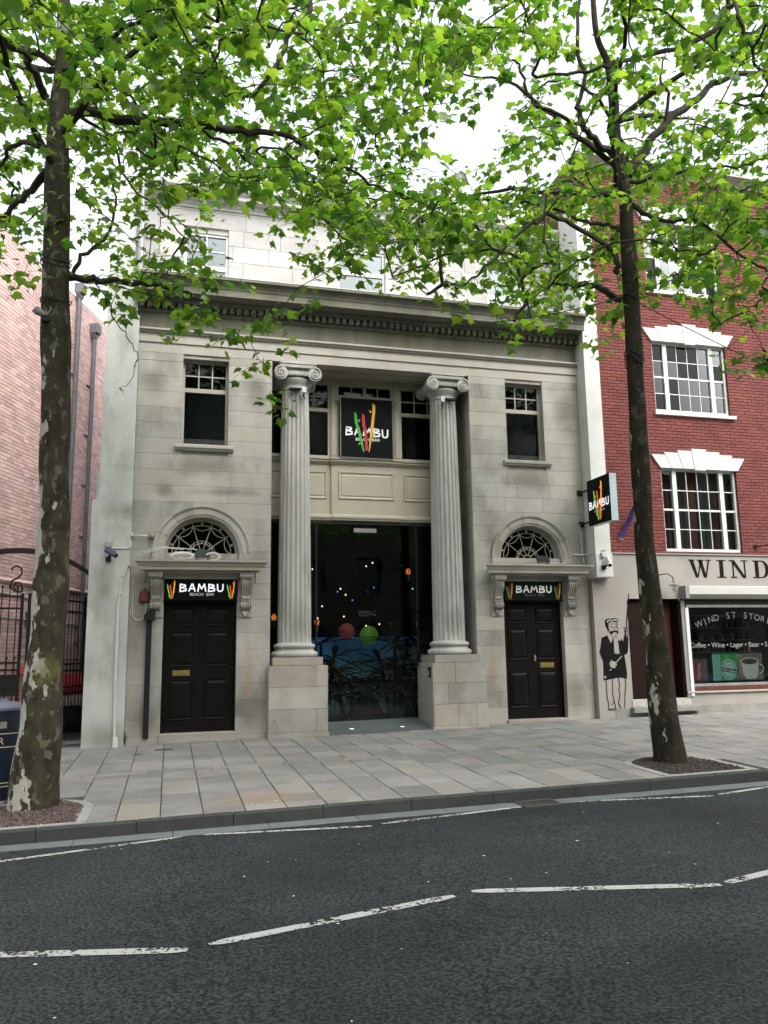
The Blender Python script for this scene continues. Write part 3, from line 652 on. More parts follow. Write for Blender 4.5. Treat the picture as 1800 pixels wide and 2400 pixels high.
def door_bay(cx, letter_left, wx):
    # hood on two scrolled corbels
    prof = [(.02,2.955),(-.27,2.955),(-.27,2.985),(-.345,2.99),(-.345,3.04),(-.36,3.055),(-.375,3.085),(-.40,3.12),(-.43,3.135),(-.43,3.165),(.02,3.185)]
    hood = MB(); n = len(prof)
    # profile run round three sides with mitred ends
    hx = lambda y: .83 + (-y) * .83
    vs = []
    for sx in (-1,1): vs += [(cx+sx*(.80+max(0,-y)), y, z) for y,z in prof]
    hood.add(vs, [(i,(i+1)%n,(i+1)%n+n,i+n) for i in range(n)]+[tuple(range(n-1,-1,-1)),tuple(range(n,2*n))])
    h = hood.build('door_hood', K['stone_plinth'], B)
    mb = MB(); mb.sweepx([(.02,2.842),(-.05,2.842),(-.05,2.875),(-.075,2.885),(-.075,2.954),(.02,2.954)], cx-.70, cx+.70); mb.build('frieze', st, B)
    sp = MB()
    for k in range(95):
        xx = cx-1.15+2.3*k/94; yy = -.40+rnd.uniform(-.02,.05)
        for q in range(2): sp.tube([(xx,yy,3.165),(xx+rnd.uniform(-.035,.035),yy+rnd.uniform(-.03,.03),3.165+rnd.uniform(.03,.065))], .0016, 3, cap=False)
    sp.build('bird_spikes', K['grey_metal'], h, kind='stuff')
    for sx in (-1,1):
        bx = cx+sx*.835; mb = MB()
        mb.box(bx-.135, bx+.135, -.03, .03, 2.12, 2.842); mb.box(bx-.125, bx+.125, -.275, -.03, 2.875, 2.953); mb.box(bx-.108,bx+.108,-.25,-.03,2.842,2.875)
        F_ = [(-.215,2.842),(-.236,2.80),(-.238,2.76),(-.228,2.71),(-.203,2.665),(-.172,2.62),(-.147,2.57),(-.127,2.52),(-.113,2.47),(-.110,2.435),(-.128,2.405),(-.155,2.375),(-.165,2.335),(-.155,2.295),(-.125,2.265),(-.085,2.25),(-.03,2.242)]
        NXc = 41; vs = []
        for yv,zv in F_:
            for q in range(NXc):
                u = q/(NXc-1); reed = abs(math.sin(u*PI*4)); vs.append((bx-.092+.184*u, yv+.024*(1-reed**.6), zv))
        m = len(F_); mb.add(vs, [(i*NXc+q,i*NXc+q+1,(i+1)*NXc+q+1,(i+1)*NXc+q) for i in range(m-1) for q in range(NXc-1)])
        for s2 in (-1,1):
            side_ = [(bx+s2*.093, yv, zv) for yv,zv in F_]+[(bx+s2*.093,-.03,2.842)]; mb.add(side_, [tuple(range(len(side_)))])
            for (yc,zc,r) in ((-.145,2.755,.08),(-.105,2.335,.05)):
                mb.tube([(bx+s2*.097,yc+r*(1-.055*i)*math.cos(i*.6),zc+r*(1-.055*i)*math.sin(i*.6)) for i in range(15)], .011, 5)
        for k in range(5): mb.ball((bx-.066+k*.033,-.135+.010*abs(k-2),2.475+.008*abs(k-2)), .024, 7, 6, 1.6)
        mb.tube([(bx-.095,-.125,2.43),(bx+.095,-.125,2.43)],.014,6)
        mb.prism([(bx-.07,2.24),(bx-.045,2.18),(bx,2.13),(bx+.045,2.18),(bx+.07,2.24)],-.085,-.03)
        mb.build('corbel', st, B, smooth=True)
    # door: frame, two leaves with raised panels
    y = .16
    mb = MB(); mb.box(cx-.68,cx+.68,y-.02,y+.05,2.385,2.42); mb.box(cx-.68,cx-.655,y-.02,y+.05,0,2.385); mb.box(cx+.655,cx+.68,y-.02,y+.05,0,2.385); mb.box(cx-.7,cx+.7,-.01,.3,2.42,2.436); mb.build('door_frame', K['black_paint'], B)
    mb = MB(); mb.box(cx-.7,cx+.7,y+.075,y+.12,-.1,2.9); mb.build('backing', K['dark_room'], B)
    for sg in (-1,1):
        a, b = (cx-.652,cx-.002) if sg < 0 else (cx+.002,cx+.652)
        mb = MB(); mb.box(a,b,y,y+.05,.006,2.383); d = mb.build('door', K['black_paint'], B)
        for z0,z1 in ((.22,.97),(1.20,1.86),(1.96,2.30)):
            p = MB(); xa, xb = a+.105, b-.105
            p.add([(xa,y-.001,z0),(xb,y-.001,z0),(xb,y-.001,z1),(xa,y-.001,z1),(xa+.012,y-.022,z0+.012),(xb-.012,y-.022,z0+.012),(xb-.012,y-.022,z1-.012),(xa+.012,y-.022,z1-.012),
                   (xa+.035,y-.006,z0+.035),(xb-.035,y-.006,z0+.035),(xb-.035,y-.006,z1-.035),(xa+.035,y-.006,z1-.035),(xa+.085,y-.026,z0+.085),(xb-.085,y-.026,z0+.085),(xb-.085,y-.026,z1-.085),(xa+.085,y-.026,z1-.085)],
                  [(i,(i+1)%4,(i+1)%4+4,i+4) for i in range(4)]+[(i+4,(i+1)%4+4,(i+1)%4+8,i+8) for i in range(4)]+[(i+8,(i+1)%4+8,(i+1)%4+12,i+12) for i in range(4)]+[(12,13,14,15)])
            p.build('panel', K['black_paint'], d)
        if sg == wx:
            p = MB(); xm = (a+b)/2; p.block(xm-.16,xm+.16,1.03,1.135,y-.012,y,.006); p.block(xm-.125,xm+.125,1.055,1.11,y-.02,y-.012,.003); p.build('letterbox', K['brass'], d)
            if sg > 0:
                p = MB(); p.tube([(a+.05,y-.03,1.24),(a+.05,y-.004,1.24)],.022,10); p.block(a+.035,a+.065,1.17,1.3,y-.008,y,.002); p.build('lock', K['grey_metal'], d)
door_bay(DLX, 1, -1); door_bay(DRX, 1, 1)
fanlight(DLX); fanlight(DRX)

def window_upper(cx):
    x0,x1,z0,z1,y = cx-.445, cx+.445, 5.49, 7.25, .20
    mb = MB(); f = .045
    mb.box(x0,x0+f,y-.03,y+.06,z0,z1); mb.box(x1-f,x1,y-.03,y+.06,z0,z1); mb.box(x0+f,x1-f,y-.03,y+.06,z1-f,z1); mb.box(x0+f,x1-f,y-.03,y+.06,z0,z0+.05)
    mb.box(x0+f,x1-f,y-.025,y+.05,6.60,6.685)
    w = mb.build('window', K['frame_paint'], B)
    gb = MB(); zz0, zz1 = 6.685, z1-f
    for k in (1,2): xx = x0+f+(x1-x0-2*f)*k/3; gb.box(xx-.012,xx+.012,y-.012,y+.03,zz0,zz1)
    gb.box(x0+f,x1-f,y-.010,y+.028,(zz0+zz1)/2-.012,(zz0+zz1)/2+.012); gb.build('glazing_bar', K['frame_paint'], w)
    for k in range(3):
        for j in range(2):
            a = x0+f+(x1-x0-2*f)*k/3; b = a+(x1-x0-2*f)/3; c = zz0+(zz1-zz0)*j/2; d = c+(zz1-zz0)/2
            g = MB(); g.box(a+.012,b-.012,y+.008,y+.013,c+.012,d-.012); g.build('pane', K['dark_glass'], w)
    g = MB(); g.box(x0+f,x1-f,y+.012,y+.018,z0+.05,6.60); g.build('pane', K['matte_pane'], w)
    mb = MB(); mb.box(x0+.01,x1-.01,y+.06,y+.07,z0,6.62); mb.build('blind', K['blind'], w)
    mb = MB(); mb.box(x0-.02,x1+.02,y+.2,y+.24,z0-.03,z1+.03); mb.build('backing', K['dark_room'], w)
    sp = MB()
    for k in range(34): xx = x0+.03+(x1-x0-.06)*k/33; sp.tube([(xx,-.01,z0-.01),(xx,-.02,z0+.10)],.003,4,cap=False)
    sp.build('bird_spikes', K['grey_metal'], w, kind='stuff')
    mb = MB(); mb.sweepx([(.2,z0-.012),(-.07,z0-.02),(-.085,z0-.035),(-.085,z0-.085),(-.06,z0-.095),(-.045,z0-.13),(.0,z0-.14),(.2,z0-.14)],cx-.56,cx+.56); mb.build('window_sill', st, B)
window_upper(DLX); window_upper(DRX)

# columns on pedestals
def column(cx):
    y0 = .32
    c = thing('column', '', '', (cx, y0, 1.3)); del c['label']; del c['category']; c.parent = B; c.matrix_parent_inverse = Matrix.Translation(B.location).inverted()
    # the column is a part: its shaft, base and capital are sub-parts
    NF, NA, NZ = 20, 160, 26; z0, z1 = 1.625, 6.78; vs = []
    for i in range(NZ+1):
        t = i/NZ; z = z0+(z1-z0)*t; R = .335-.055*t**1.5
        end = min(1, min(z-z0-.04, z1-.03-z)/.05); end = max(0, end)
        for k in range(NA):
            u = (k/NA*NF)%1.0
            d = 0
            if .14 < u < .86: s = (u-.5)/.36; d = math.sqrt(max(0,1-s*s))*.040
            r = R - d*math.sqrt(end); a = 2*PI*(k/NA)+.02
            vs.append((cx+r*math.cos(a), y0+r*math.sin(a), z))
    # three drums with hairline joints
    joints = [0, 9, 18, NZ]
    for a, b in zip(joints[:-1], joints[1:]):
        mb = MB(); seg = vs[a*NA:(b+1)*NA]; seg = [list(p) for p in seg]; m = b-a
        for k in range(NA):
            if a: seg[k][2] += .003
        mb.add(seg, [(i*NA+k, i*NA+(k+1)%NA, (i+1)*NA+(k+1)%NA, (i+1)*NA+k) for i in range(m) for k in range(NA)]+[tuple(range(NA-1,-1,-1)),tuple(range(m*NA,(m+1)*NA))])
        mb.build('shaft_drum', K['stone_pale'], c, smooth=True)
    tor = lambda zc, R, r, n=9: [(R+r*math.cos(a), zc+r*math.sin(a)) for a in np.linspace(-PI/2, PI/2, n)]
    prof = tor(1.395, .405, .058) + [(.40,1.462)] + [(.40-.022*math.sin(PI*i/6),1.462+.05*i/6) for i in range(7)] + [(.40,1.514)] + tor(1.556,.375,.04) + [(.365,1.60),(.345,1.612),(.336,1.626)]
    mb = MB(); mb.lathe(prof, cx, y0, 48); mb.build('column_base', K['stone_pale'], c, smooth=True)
    cap = MB()
    cap.lathe([(.278,6.775),(.30,6.79),(.30,6.81),(.285,6.82),(.285,6.86),(.31,6.90),(.35,6.95),(.36,6.985),(.33,7.02)], cx, y0, 40)
    zc = 7.07
    for s in (-1,1):
        vx = cx+s*.352
        # bolster: waisted roll running from front to back
        rr = lambda t: .135-.035*math.sin(PI*t)
        cap.tube([(vx, -.06+.76*t, zc) for t in np.linspace(0,1,11)], [rr(t) for t in np.linspace(0,1,11)], 24)
        for yy, sg in ((-.065,-1),(.705,1)):
            cap.tube([(vx,yy,zc),(vx,yy+sg*.012,zc)], .142, 28)
            sp = []
            for i in range(54):
                th = i/53*2*PI*2.4; r = .140*math.exp(-th*.125)
                sp.append((vx - s*r*math.sin(-th)*1.0, yy+sg*.026, zc+r*math.cos(th)))
            cap.tube(sp, [.019*(1-.55*i/53) for i in range(54)], 6)
            cap.ball((vx,yy+sg*.012,zc), .03, 10, 8)
    cap.box(cx-.352,cx+.352,-.02,.66,7.10,7.21)                       # channel between the volutes
    cap.tube([(cx-.352,-.07,7.205),(cx+.352,-.07,7.205)], .014, 6); 
    for k in range(13):                                                  # carved leaves and eggs
        xx = cx-.21+.42*k/12; cap.ball((xx,-.03-.02*math.cos((k-6)/6*1.4),7.075), .018, 7, 6, 2.9)
    cap.box(cx-.365,cx+.365,-.075,.715,7.225,7.262); cap.box(cx-.385,cx+.385,-.09,.73,7.275,7.328); cap.box(cx-.35,cx+.35,-.06,.70,7.205,7.30)
    cap.build('capital', K['stone_pale'], c, smooth=True)
    mb = MB(); mb.block(cx-.485,cx+.485,1.185,1.337,-.165,.80,.008); mb.build('plinth_block', K['stone_plinth'], c)
def pedestal(cx):
    x0,x1,y0,y1 = cx-.565, cx+.565, -.26, .78
    zs = [-.055,.375,.785,1.183]
    for i in range(3):
        cuts = [0,.8,1] if i != 1 else [0,1]
        if cx > 4: cuts = [[0,.46,.8,1],[0,.28,1],[0,.42,1]][i]
        for a,b in zip(cuts[:-1],cuts[1:]):
            xa, xb = x0+(x1-x0)*a, x0+(x1-x0)*b
            if cx > 4 and a == 0: xa += .022
            if cx < 4 and b == 1: xb -= .022
            mb = MB(); mb.block(xa+.002,xb-.002,zs[i]+.002,zs[i+1]-.002,y0,y0+.1,.005); mb.build('stone', K['stone_plinth'], B)
        for sx in (-1,1):                                  # inner return
            xx = cx+sx*.565; mb = MB(); mb.box(*sorted((xx,xx-sx*.02)), y0+.003, y1, zs[i]+.002, zs[i+1]-.002); mb.build('stone', K['stone_plinth'] if i else K['stone_plinth'], B)
    mb = MB(); mb.box(x0+.022,x1-.022,y0+.1,y1,-.4,1.18); mb.build('pedestal_core', K['stone_plinth'], B)
    mb = MB(); mb.block(x0-.015,x1+.02,-.5,-.057,y0-.025,y1,.006); mb.build('plinth', K['stone_plinth'], B)
for cx in (CLX, CRX): column(cx); pedestal(cx)

# entablature
XA, XB = -.757, 8.757
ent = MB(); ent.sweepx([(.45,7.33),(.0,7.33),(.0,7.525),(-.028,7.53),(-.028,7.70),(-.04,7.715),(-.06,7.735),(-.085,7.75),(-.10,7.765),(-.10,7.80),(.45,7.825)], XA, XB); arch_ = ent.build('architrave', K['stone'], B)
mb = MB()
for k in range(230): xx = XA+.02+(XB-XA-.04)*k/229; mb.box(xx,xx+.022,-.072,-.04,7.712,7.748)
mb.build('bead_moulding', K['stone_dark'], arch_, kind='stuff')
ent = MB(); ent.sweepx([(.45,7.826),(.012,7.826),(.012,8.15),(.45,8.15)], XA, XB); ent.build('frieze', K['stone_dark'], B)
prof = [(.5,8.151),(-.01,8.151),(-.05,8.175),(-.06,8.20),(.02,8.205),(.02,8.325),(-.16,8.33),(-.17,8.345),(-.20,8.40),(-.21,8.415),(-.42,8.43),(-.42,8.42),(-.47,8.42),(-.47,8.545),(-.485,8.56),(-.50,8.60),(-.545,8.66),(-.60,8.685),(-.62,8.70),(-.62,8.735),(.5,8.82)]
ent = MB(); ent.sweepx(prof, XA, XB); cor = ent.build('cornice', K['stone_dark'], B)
nd = 66
for k in range(nd):
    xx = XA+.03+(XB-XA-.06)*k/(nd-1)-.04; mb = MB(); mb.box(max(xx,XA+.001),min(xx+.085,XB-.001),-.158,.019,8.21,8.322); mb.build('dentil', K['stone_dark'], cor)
mb = MB()
for k in range(92): xx = XA+.05+(XB-XA-.1)*k/91; mb.ball((xx,-.185,8.372),.030,6,5,1.2)
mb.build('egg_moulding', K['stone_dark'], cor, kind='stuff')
mb = MB(); mb.sweepx([(.6,8.825),(-.615,8.741),(-.625,8.75),(-.625,8.765),(.6,8.85)], XA, XB); mb.build('lit_edge_flashing', K['white_paint'], cor)  # flashing coloured white to paint in the lit top edge of the cornice
# porch soffit
mb = MB(); mb.box(1.86,6.135,.45,1.3,7.34,7.5); mb.box(1.86,6.135,.32,.45,7.30,7.34); mb.build('soffit', K['stone'], B)

# attic storey
ATT = [(DLX-.02, .46), (3.95, .545), (7.46, .46)]
AZ0, AZ1 = 9.25, 10.40
holes = [(c-w, c+w, AZ0, AZ1) for c,w in ATT]
mb = MB(); holes_wall(mb, -.8, 8.9, 8.6, 10.95, .80, 1.1, holes); mb.build('attic_wall', K['attic'], B)
r2 = random.Random(11); z = 8.66; row = 0
while z < 10.9:
    z1 = min(z+.37, 10.93); x = -.75+(.3 if row%2 else 0)
    while x < 8.75:
        x2 = min(x+r2.uniform(.7,1.1), 8.755)
        segs = [(x,x2)]
        for c,w in ATT:
            if z1 > AZ0+.02 and z < AZ1-.02:
                segs = [s for a,b in segs for s in ((a,min(b,c-w)),(max(a,c+w),b)) if s[1]-s[0] > .04]
        za = z if not any(False for _ in ()) else z
        for a,b in segs:
            m2 = MB(); m2.block(a+.002,b-.002,z+.002,z1-.002,.75+r2.uniform(-.003,.003),.81,.004); m2.build('stone', K['attic'], B)
        x = x2
    z = z1; row += 1
mb = MB(); mb.sweepx([(1.1,10.935),(.72,10.935),(.72,11.0),(.66,11.03),(.66,11.07),(.50,11.085),(.50,11.17),(.46,11.2),(.40,11.26),(.40,11.31),(1.1,11.38)], -.8, 8.76); mb.build('attic_cornice', K['attic'], B)
mb = MB(); mb.box(-.3,8.7,.95,1.25,11.36,11.75); mb.build('parapet', K['attic'], B)
for i,(c,w) in enumerate(ATT):
    y = .86; mb = MB(); f = .05
    mb.box(c-w,c-w+f,y-.03,y+.05,AZ0,AZ1); mb.box(c+w-f,c+w,y-.03,y+.05,AZ0,AZ1); mb.box(c-w+f,c+w-f,y-.03,y+.05,AZ1-f,AZ1); mb.box(c-w+f,c+w-f,y-.03,y+.05,AZ0,AZ0+.06)
    zt = 9.86 if i == 1 else 9.62; mb.box(c-w+f,c+w-f,y-.03,y+.05,zt-.05,zt+.05)
    wdo = mb.build('window', K['white_frame'], B)
    if i != 1:
        gb = MB(); gb.box(c-.012,c+.012,y-.015,y+.03,zt+.05,AZ1-f); gb.box(c-w+f,c+w-f,y-.013,y+.028,(zt+AZ1)/2-.012,(zt+AZ1)/2+.012); gb.build('glazing_bar', K['white_frame'], wdo)
    for z0,z1 in ((AZ0+.06,zt-.05),(zt+.05,AZ1-f)):
        g = MB(); g.box(c-w+f,c+w-f,y+.01,y+.016,z0,z1); g.build('pane', K['attic_glass'], wdo)
    mb = MB(); mb.box(c-w-.05,c+w+.05,y+.12,y+.15,AZ0-.05,AZ1+.05); mb.build('backing', mat('attic_blind',(.10,.16,.165),(.06,.10,.105),3,.9) if i == 0 else bpy.data.materials['attic_blind'], wdo)
# mass behind
mb = MB(); mb.box(-.8,8.7,.46,1.1,8.2,8.6); mb.box(2.0,8.9,1.11,3,7.55,11.2); mb.build('rear_block', K['attic'], B)

# rendered pier on the left, white pilaster on the right
mb = MB()
mb.box(-1.475,-.758,-.16,.5,-.5,4.295); mb.box(-1.36,-.758,-.16,.5,4.295,8.0); mb.box(-1.36,-.80,-.16,.5,8.0,11.0); mb.box(-1.475,-1.1,.5,3,-.5,5.0)
mb.prism([(-1.475,4.295),(-1.36,4.295),(-1.36,4.33)],-.155,.5)
mb.build('rendered_pier', K['render'], B)
mb = MB(); mb.box(8.759,9.13,-.376,.45,2.91,11.6); mb.build('party_pilaster', K['white_paint'], B)
mb = MB(); mb.box(8.76,9.15,-.39,-.1,2.925,3.42); mb.build('pilaster_foot', K['white_paint'], B)

# loggia: panelled breast, cornice ledge, tall windows
LY = .80
mb = MB()
mb.box(1.87,3.235,LY+.02,LY+.2,4.32,5.40); mb.box(4.765,6.125,LY+.02,LY+.2,4.32,5.40); mb.box(3.235,4.765,LY-.03,LY+.2,4.32,5.40)
breast = mb.build('panelled_breast', K['cream_paint'], B)
for (a,b,yy) in ((1.93,3.14,LY+.02),(3.385,4.615,LY-.03),(4.86,6.07,LY+.02)):
    p = MB(); z0,z1 = 4.64,5.24
    e = [(0,.0),(.02,-.022),(.035,-.022),(.06,.012),(.085,.012)]
    q = [(0,-.001),(.012,-.024),(.03,-.018),(.055,-.002),(.06,-.002),(.085,-.014)]
    vs = []
    for d,dy in q: vs += [(a+d,yy+dy,z0+d),(b-d,yy+dy,z0+d),(b-d,yy+dy,z1-d),(a+d,yy+dy,z1-d)]
    fs = [(4*k+i,4*k+(i+1)%4,4*k+4+(i+1)%4,4*k+4+i) for k in range(len(q)-1) for i in range(4)]+[tuple(4*(len(q)-1)+i for i in range(4))]
    p.add(vs, fs); p.build('panel', K['cream_paint'], breast)
mb = MB()
for (a,b,o) in ((1.87,3.20,0),(3.20,4.80,-.055),(4.80,6.125,0)):
    mb.sweepx([(LY+.15,5.40),(LY+o+.0,5.40),(LY+o-.02,5.43),(LY+o-.05,5.45),(LY+o-.05,5.485),(LY+o-.075,5.50),(LY+o-.075,5.525),(LY+.15,5.535)],a,b)
mb.build('ledge', K['cream_paint'], B)
mb = MB()
for (a,b,o) in ((1.87,3.25,0),(3.25,4.75,-.03),(4.75,6.125,0)):
    mb.sweepx([(LY+.15,4.18),(LY+o-.02,4.18),(LY+o-.02,4.215),(LY+o-.045,4.225),(LY+o-.045,4.27),(LY+o-.02,4.29),(LY+o-.01,4.32),(LY+.15,4.32)],a,b)
mb.build('transom_moulding', K['cream_paint'], B)
# windows of the loggia
fp = K['cream_paint']
def lwin(a, b, z0, z1, zt, bars, mid=None):
    mb = MB(); f = .05; y = LY+.04
    mb.box(a,a+f,y-.03,y+.06,z0,z1); mb.box(b-f,b,y-.03,y+.06,z0,z1); mb.box(a+f,b-f,y-.03,y+.06,z1-f,z1); mb.box(a+f,b-f,y-.03,y+.06,z0,z0+f); mb.box(a+f,b-f,y-.035,y+.06,zt-.04,zt+.04)
    w = mb.build('window', fp, B)
    nb, nr = bars; gb = MB()
    for k in range(1,nb): xx = a+f+(b-a-2*f)*k/nb; wd = .035 if (mid and k == nb//2) else .011; gb.box(xx-wd,xx+wd,y-.015,y+.03,zt+.04,z1-f)
    for k in range(1,nr): zz = zt+.04+(z1-f-zt-.04)*k/nr; gb.box(a+f,b-f,y-.013,y+.028,zz-.011,zz+.011)
    gb.build('glazing_bar', fp, w)
    for k in range(nb):
        for j in range(nr):
            xx = a+f+(b-a-2*f)*k/nb; zz = zt+.04+(z1-f-zt-.04)*j/nr
            g = MB(); g.box(xx+.011,xx+(b-a-2*f)/nb-.011,y+.012,y+.017,zz+.011,zz+(z1-f-zt-.04)/nr-.011); g.build('pane', K['dark_glass'], w)
    g = MB(); g.box(a+f,b-f,y+.012,y+.018,z0+f,zt-.04); g.build('pane', K['matte_pane'], w)
lwin(1.88,3.22,5.54,7.22,6.60,(4,2)); lwin(3.36,4.64,5.54,7.22,6.92,(4,1),True); lwin(4.78,6.12,5.54,7.22,6.60,(4,2))
mb = MB()
for a,b in ((3.222,3.358),(4.642,4.778)): mb.box(a,b,LY-.03,LY+.1,5.53,7.25); mb.box(a+.03,b-.03,LY-.05,LY-.03,5.6,7.2)
mb.box(1.87,6.13,LY+.0,LY+.1,7.222,7.34); mb.build('mullion', fp, B)
mb = MB(); mb.box(1.87,6.13,LY+.35,LY+.4,5.4,7.35); mb.build('backing', K['dark_room'], B)

# glazed entrance and the dark bar room behind it
GT = 4.10
mb = MB(); mb.box(1.87,6.125,LY-.02,LY+.08,GT,4.18); mb.build('door_head', K['black_metal'], B)
ge = MB(); ge.box(2.90,2.93,LY,LY+.05,-.05,GT); ge.box(5.09,5.12,LY,LY+.05,-.05,GT); ent_ = ge.build('glazed_entrance', K['black_metal'], B)
for a,b in ((1.88,2.90),(2.932,4.02),(4.026,4.78),(4.786,5.088),(5.122,6.12)):
    g = MB(); g.box(a,b,LY+.02,LY+.032,.0 if 2.9<a<5.1 else 1.2,GT); g.build('pane', K['entrance_glass'], ent_)
g = MB(); g.block(3.72,4.22,3.93,4.02,LY-.01,LY+.015,.004); g.build('door_closer', K['grey_metal'], ent_)
mb = MB()
mb.box(1.2,6.8,7.5,7.6,-.2,5.0); mb.box(1.1,1.2,.9,7.6,-.2,5.0); mb.box(6.8,6.9,.9,7.6,-.2,5.0); mb.box(1.1,6.9,.9,7.6,4.9,5.0)
mb.box(1.2,1.88,.9,.95,-.2,4.9); mb.box(6.125,6.8,.9,.95,-.2,4.9)
mb.build('bar_room', K['dark_room'], B)
FA, FB, FC = .0135, .127, -.123
zf = lambda x, y: FC+FA*x+FB*y
mb = MB(); mb.add([(1.86,-.26,zf(1.86,-.26)),(6.14,-.26,zf(6.14,-.26)),(6.14,LY+.01,zf(6.14,LY+.01)),(1.86,LY+.01,zf(1.86,LY+.01))],[(0,1,2,3)]); mb.box(1.2,6.8,LY+.012,7.5,-.1,.004); mb.build('entrance_floor', K['ramp'], B)
for (px,py) in ((824,1710),(943,1705)):
    r = ray(px,py); tt = (FC+FA*CAMP[0]+FB*CAMP[1]-CAMP[2])/(r[2]-FA*r[0]-FB*r[1]); p = CAMP+r*tt
    t = thing('floor_light', 'left round white light set in the entrance floor' if px < 900 else 'right round white light set in the entrance floor', 'floor light', (p[0],p[1],p[2]), 'floor lights at the glazed entrance')
    m = MB(); m.lathe([(.055,p[2]-.03),(.055,p[2]+.012),(.045,p[2]+.016)],p[0],p[1],16); m.build('rim', K['grey_metal'], t)
    m = MB(); m.lathe([(.044,p[2]-.02),(.044,p[2]+.018),(.001,p[2]+.022)],p[0],p[1],16); m.build('lens', mat('lit_lens',(.8,.8,.8),emit=(1,1,.95),es=.9) if 'lit_lens' not in bpy.data.materials else bpy.data.materials['lit_lens'], t)
# ---------------------------------------------------------------- signs with lettering
LET = {'B':[[(0,0),(.04,1)],[(.02,1),(.62,.90),(.66,.72),(.1,.54)],[(.1,.54),(.74,.40),(.72,.12),(0,0)]],
       'A':[[(0,0),(.36,1.0),(.46,1.0),(.76,0)],[(.16,.36),(.64,.36)]],
       'M':[[(0,0),(.14,.98)],[(.14,.98),(.46,.34)],[(.46,.34),(.80,1.0)],[(.80,1.0),(.98,.02)]],
       'U':[[(0,1),(.04,.22),(.2,.02),(.52,.04),(.68,.24),(.70,1)]]}
def bambu(mb, x0, x1, z, h, y, dy=.0005, wob=(0,.03,.0,-.08,-.14), tr=None):
    wd = [.76,.78,1.0,.76,.72]; gap = .34; tot = sum(wd)+4*gap; k = (x1-x0)/tot; x = x0
    for ch, w, wz in zip('BAMBU', wd, wob):
        for st_ in LET[ch]: mb.ribbon([(x+p[0]*k, z+wz*h+p[1]*h) for p in st_], h*.185, y, .004)
        x += (w+gap)*k
    return mb
def stalk(pts, w, y, h=.003):                                       # a bamboo cane with a slanting cut top
    mb = MB(); n = len(pts)
    L = [(p[0]-w[i]/2, p[1]) for i,p in enumerate(pts)]; R_ = [(p[0]+w[i]/2, p[1]) for i,p in enumerate(pts)]
    R_[0] = (R_[0][0], R_[0][1]-w[0]*.7)
    for i in range(n-1): mb.prism([L[i],L[i+1],R_[i+1],R_[i]], y, y+h)
    return mb
def canes(x, z, s, y, parent, mats):
    """Three canes; x, z middle of the group's foot, s overall height."""
    G = stalk([(x-.22*s,z+.80*s),(x-.20*s,z+.58*s),(x-.13*s,z+.34*s),(x-.055*s,z+0*s)],[.05*s,.055*s,.06*s,.03*s], y)
    G.prism([(x-.18*s,z+.62*s),(x-.12*s,z+.66*s),(x-.13*s,z+.60*s)],y,y+.003); G.prism([(x-.10*s,z+.16*s),(x-.17*s,z+.13*s),(x-.15*s,z+.19*s)],y,y+.003)
    G.build('bamboo_cane', mats[0], parent)
    R_ = stalk([(x-.06*s,z+.78*s),(x-.05*s,z+.56*s),(x-.01*s,z+.34*s),(x+.005*s,z+.03*s)],[.055*s,.06*s,.05*s,.055*s], y-.0006); R_.build('bamboo_cane', mats[1], parent)
    O = stalk([(x+.16*s,z+1.0*s),(x+.155*s,z+.80*s),(x+.115*s,z+.46*s),(x+.05*s,z+.0*s)],[.06*s,.055*s,.06*s,.016*s], y-.0012)
    O.prism([(x+.13*s,z+.82*s),(x+.06*s,z+.86*s),(x+.08*s,z+.80*s)],y,y+.003); O.prism([(x+.12*s,z+.38*s),(x+.19*s,z+.35*s),(x+.16*s,z+.40*s)],y,y+.003)
    O.build('bamboo_cane', mats[2], parent)
pm = (K['green'],K['red'],K['orange']); gm = (K['glow_green'],K['glow_red'],K['glow_orange'])
# square sign over the entrance
sx, sy = 4.0, .655
t = thing('hanging_sign', 'square black sign with bamboo canes between the two columns', 'sign', (sx, sy, 5.54))
mb = MB(); mb.box(sx-.575,sx+.575,sy,sy+.06,5.54,6.86); mb.build('board', K['black_board'], t)
mb = MB(); mb.box(sx-.59,sx+.59,sy-.008,sy+.062,5.525,5.54); mb.box(sx-.59,sx-.575,sy-.008,sy+.062,5.54,6.86); mb.box(sx+.575,sx+.59,sy-.008,sy+.062,5.54,6.86)
for sg in (-1,1): mb.box(*sorted((sx+sg*.575,sx+sg*.70)),sy+.02,sy+.05,6.80,6.825)
mb.build('sign_frame', K['grey_metal'], t)
mb = bambu(MB(), sx-.46, sx+.47, 6.03, .175, sy-.006, wob=(.02,.06,.02,-.06,-.12)); mb.build('lettering', K['white_letter'], t)
mb = text(MB(), 'BEACH  BAR', .068, (sx+.02,sy-.004,5.915), width=.54); mb.build('lettering', K['white_letter'], t)
canes(sx-.015, 5.67, 1.10, sy-.010, t, pm)
# the two signs over the doors
for cx, lit in ((DLX,True),(DRX,False)):
    y = -.035
    t = thing('door_sign', 'lit black sign board over the left black door' if lit else 'unlit black sign board over the right black door', 'sign', (cx, y, 2.436), 'sign boards over the bar doors')
    mb = MB(); mb.box(cx-.665,cx+.665,y,y+.06,2.44,2.838); mb.build('board', K['black_board'], t)
    mb = bambu(MB(), cx-.39, cx+.41, 2.605, .135, y-.005, wob=(0,.04,.03,0,.02)); mb.build('lettering', K['glow_letter'] if lit else K['white_letter'], t)
    mb = text(MB(), 'BEACH  BAR', .055, (cx+.02,y-.004,2.525), width=.45); mb.build('lettering', K['white_letter'] if lit else K['faint_letter'], t)
    for s in (-.545,.565): canes(cx+s, 2.465, .345, y-.006, t, gm if lit else pm)
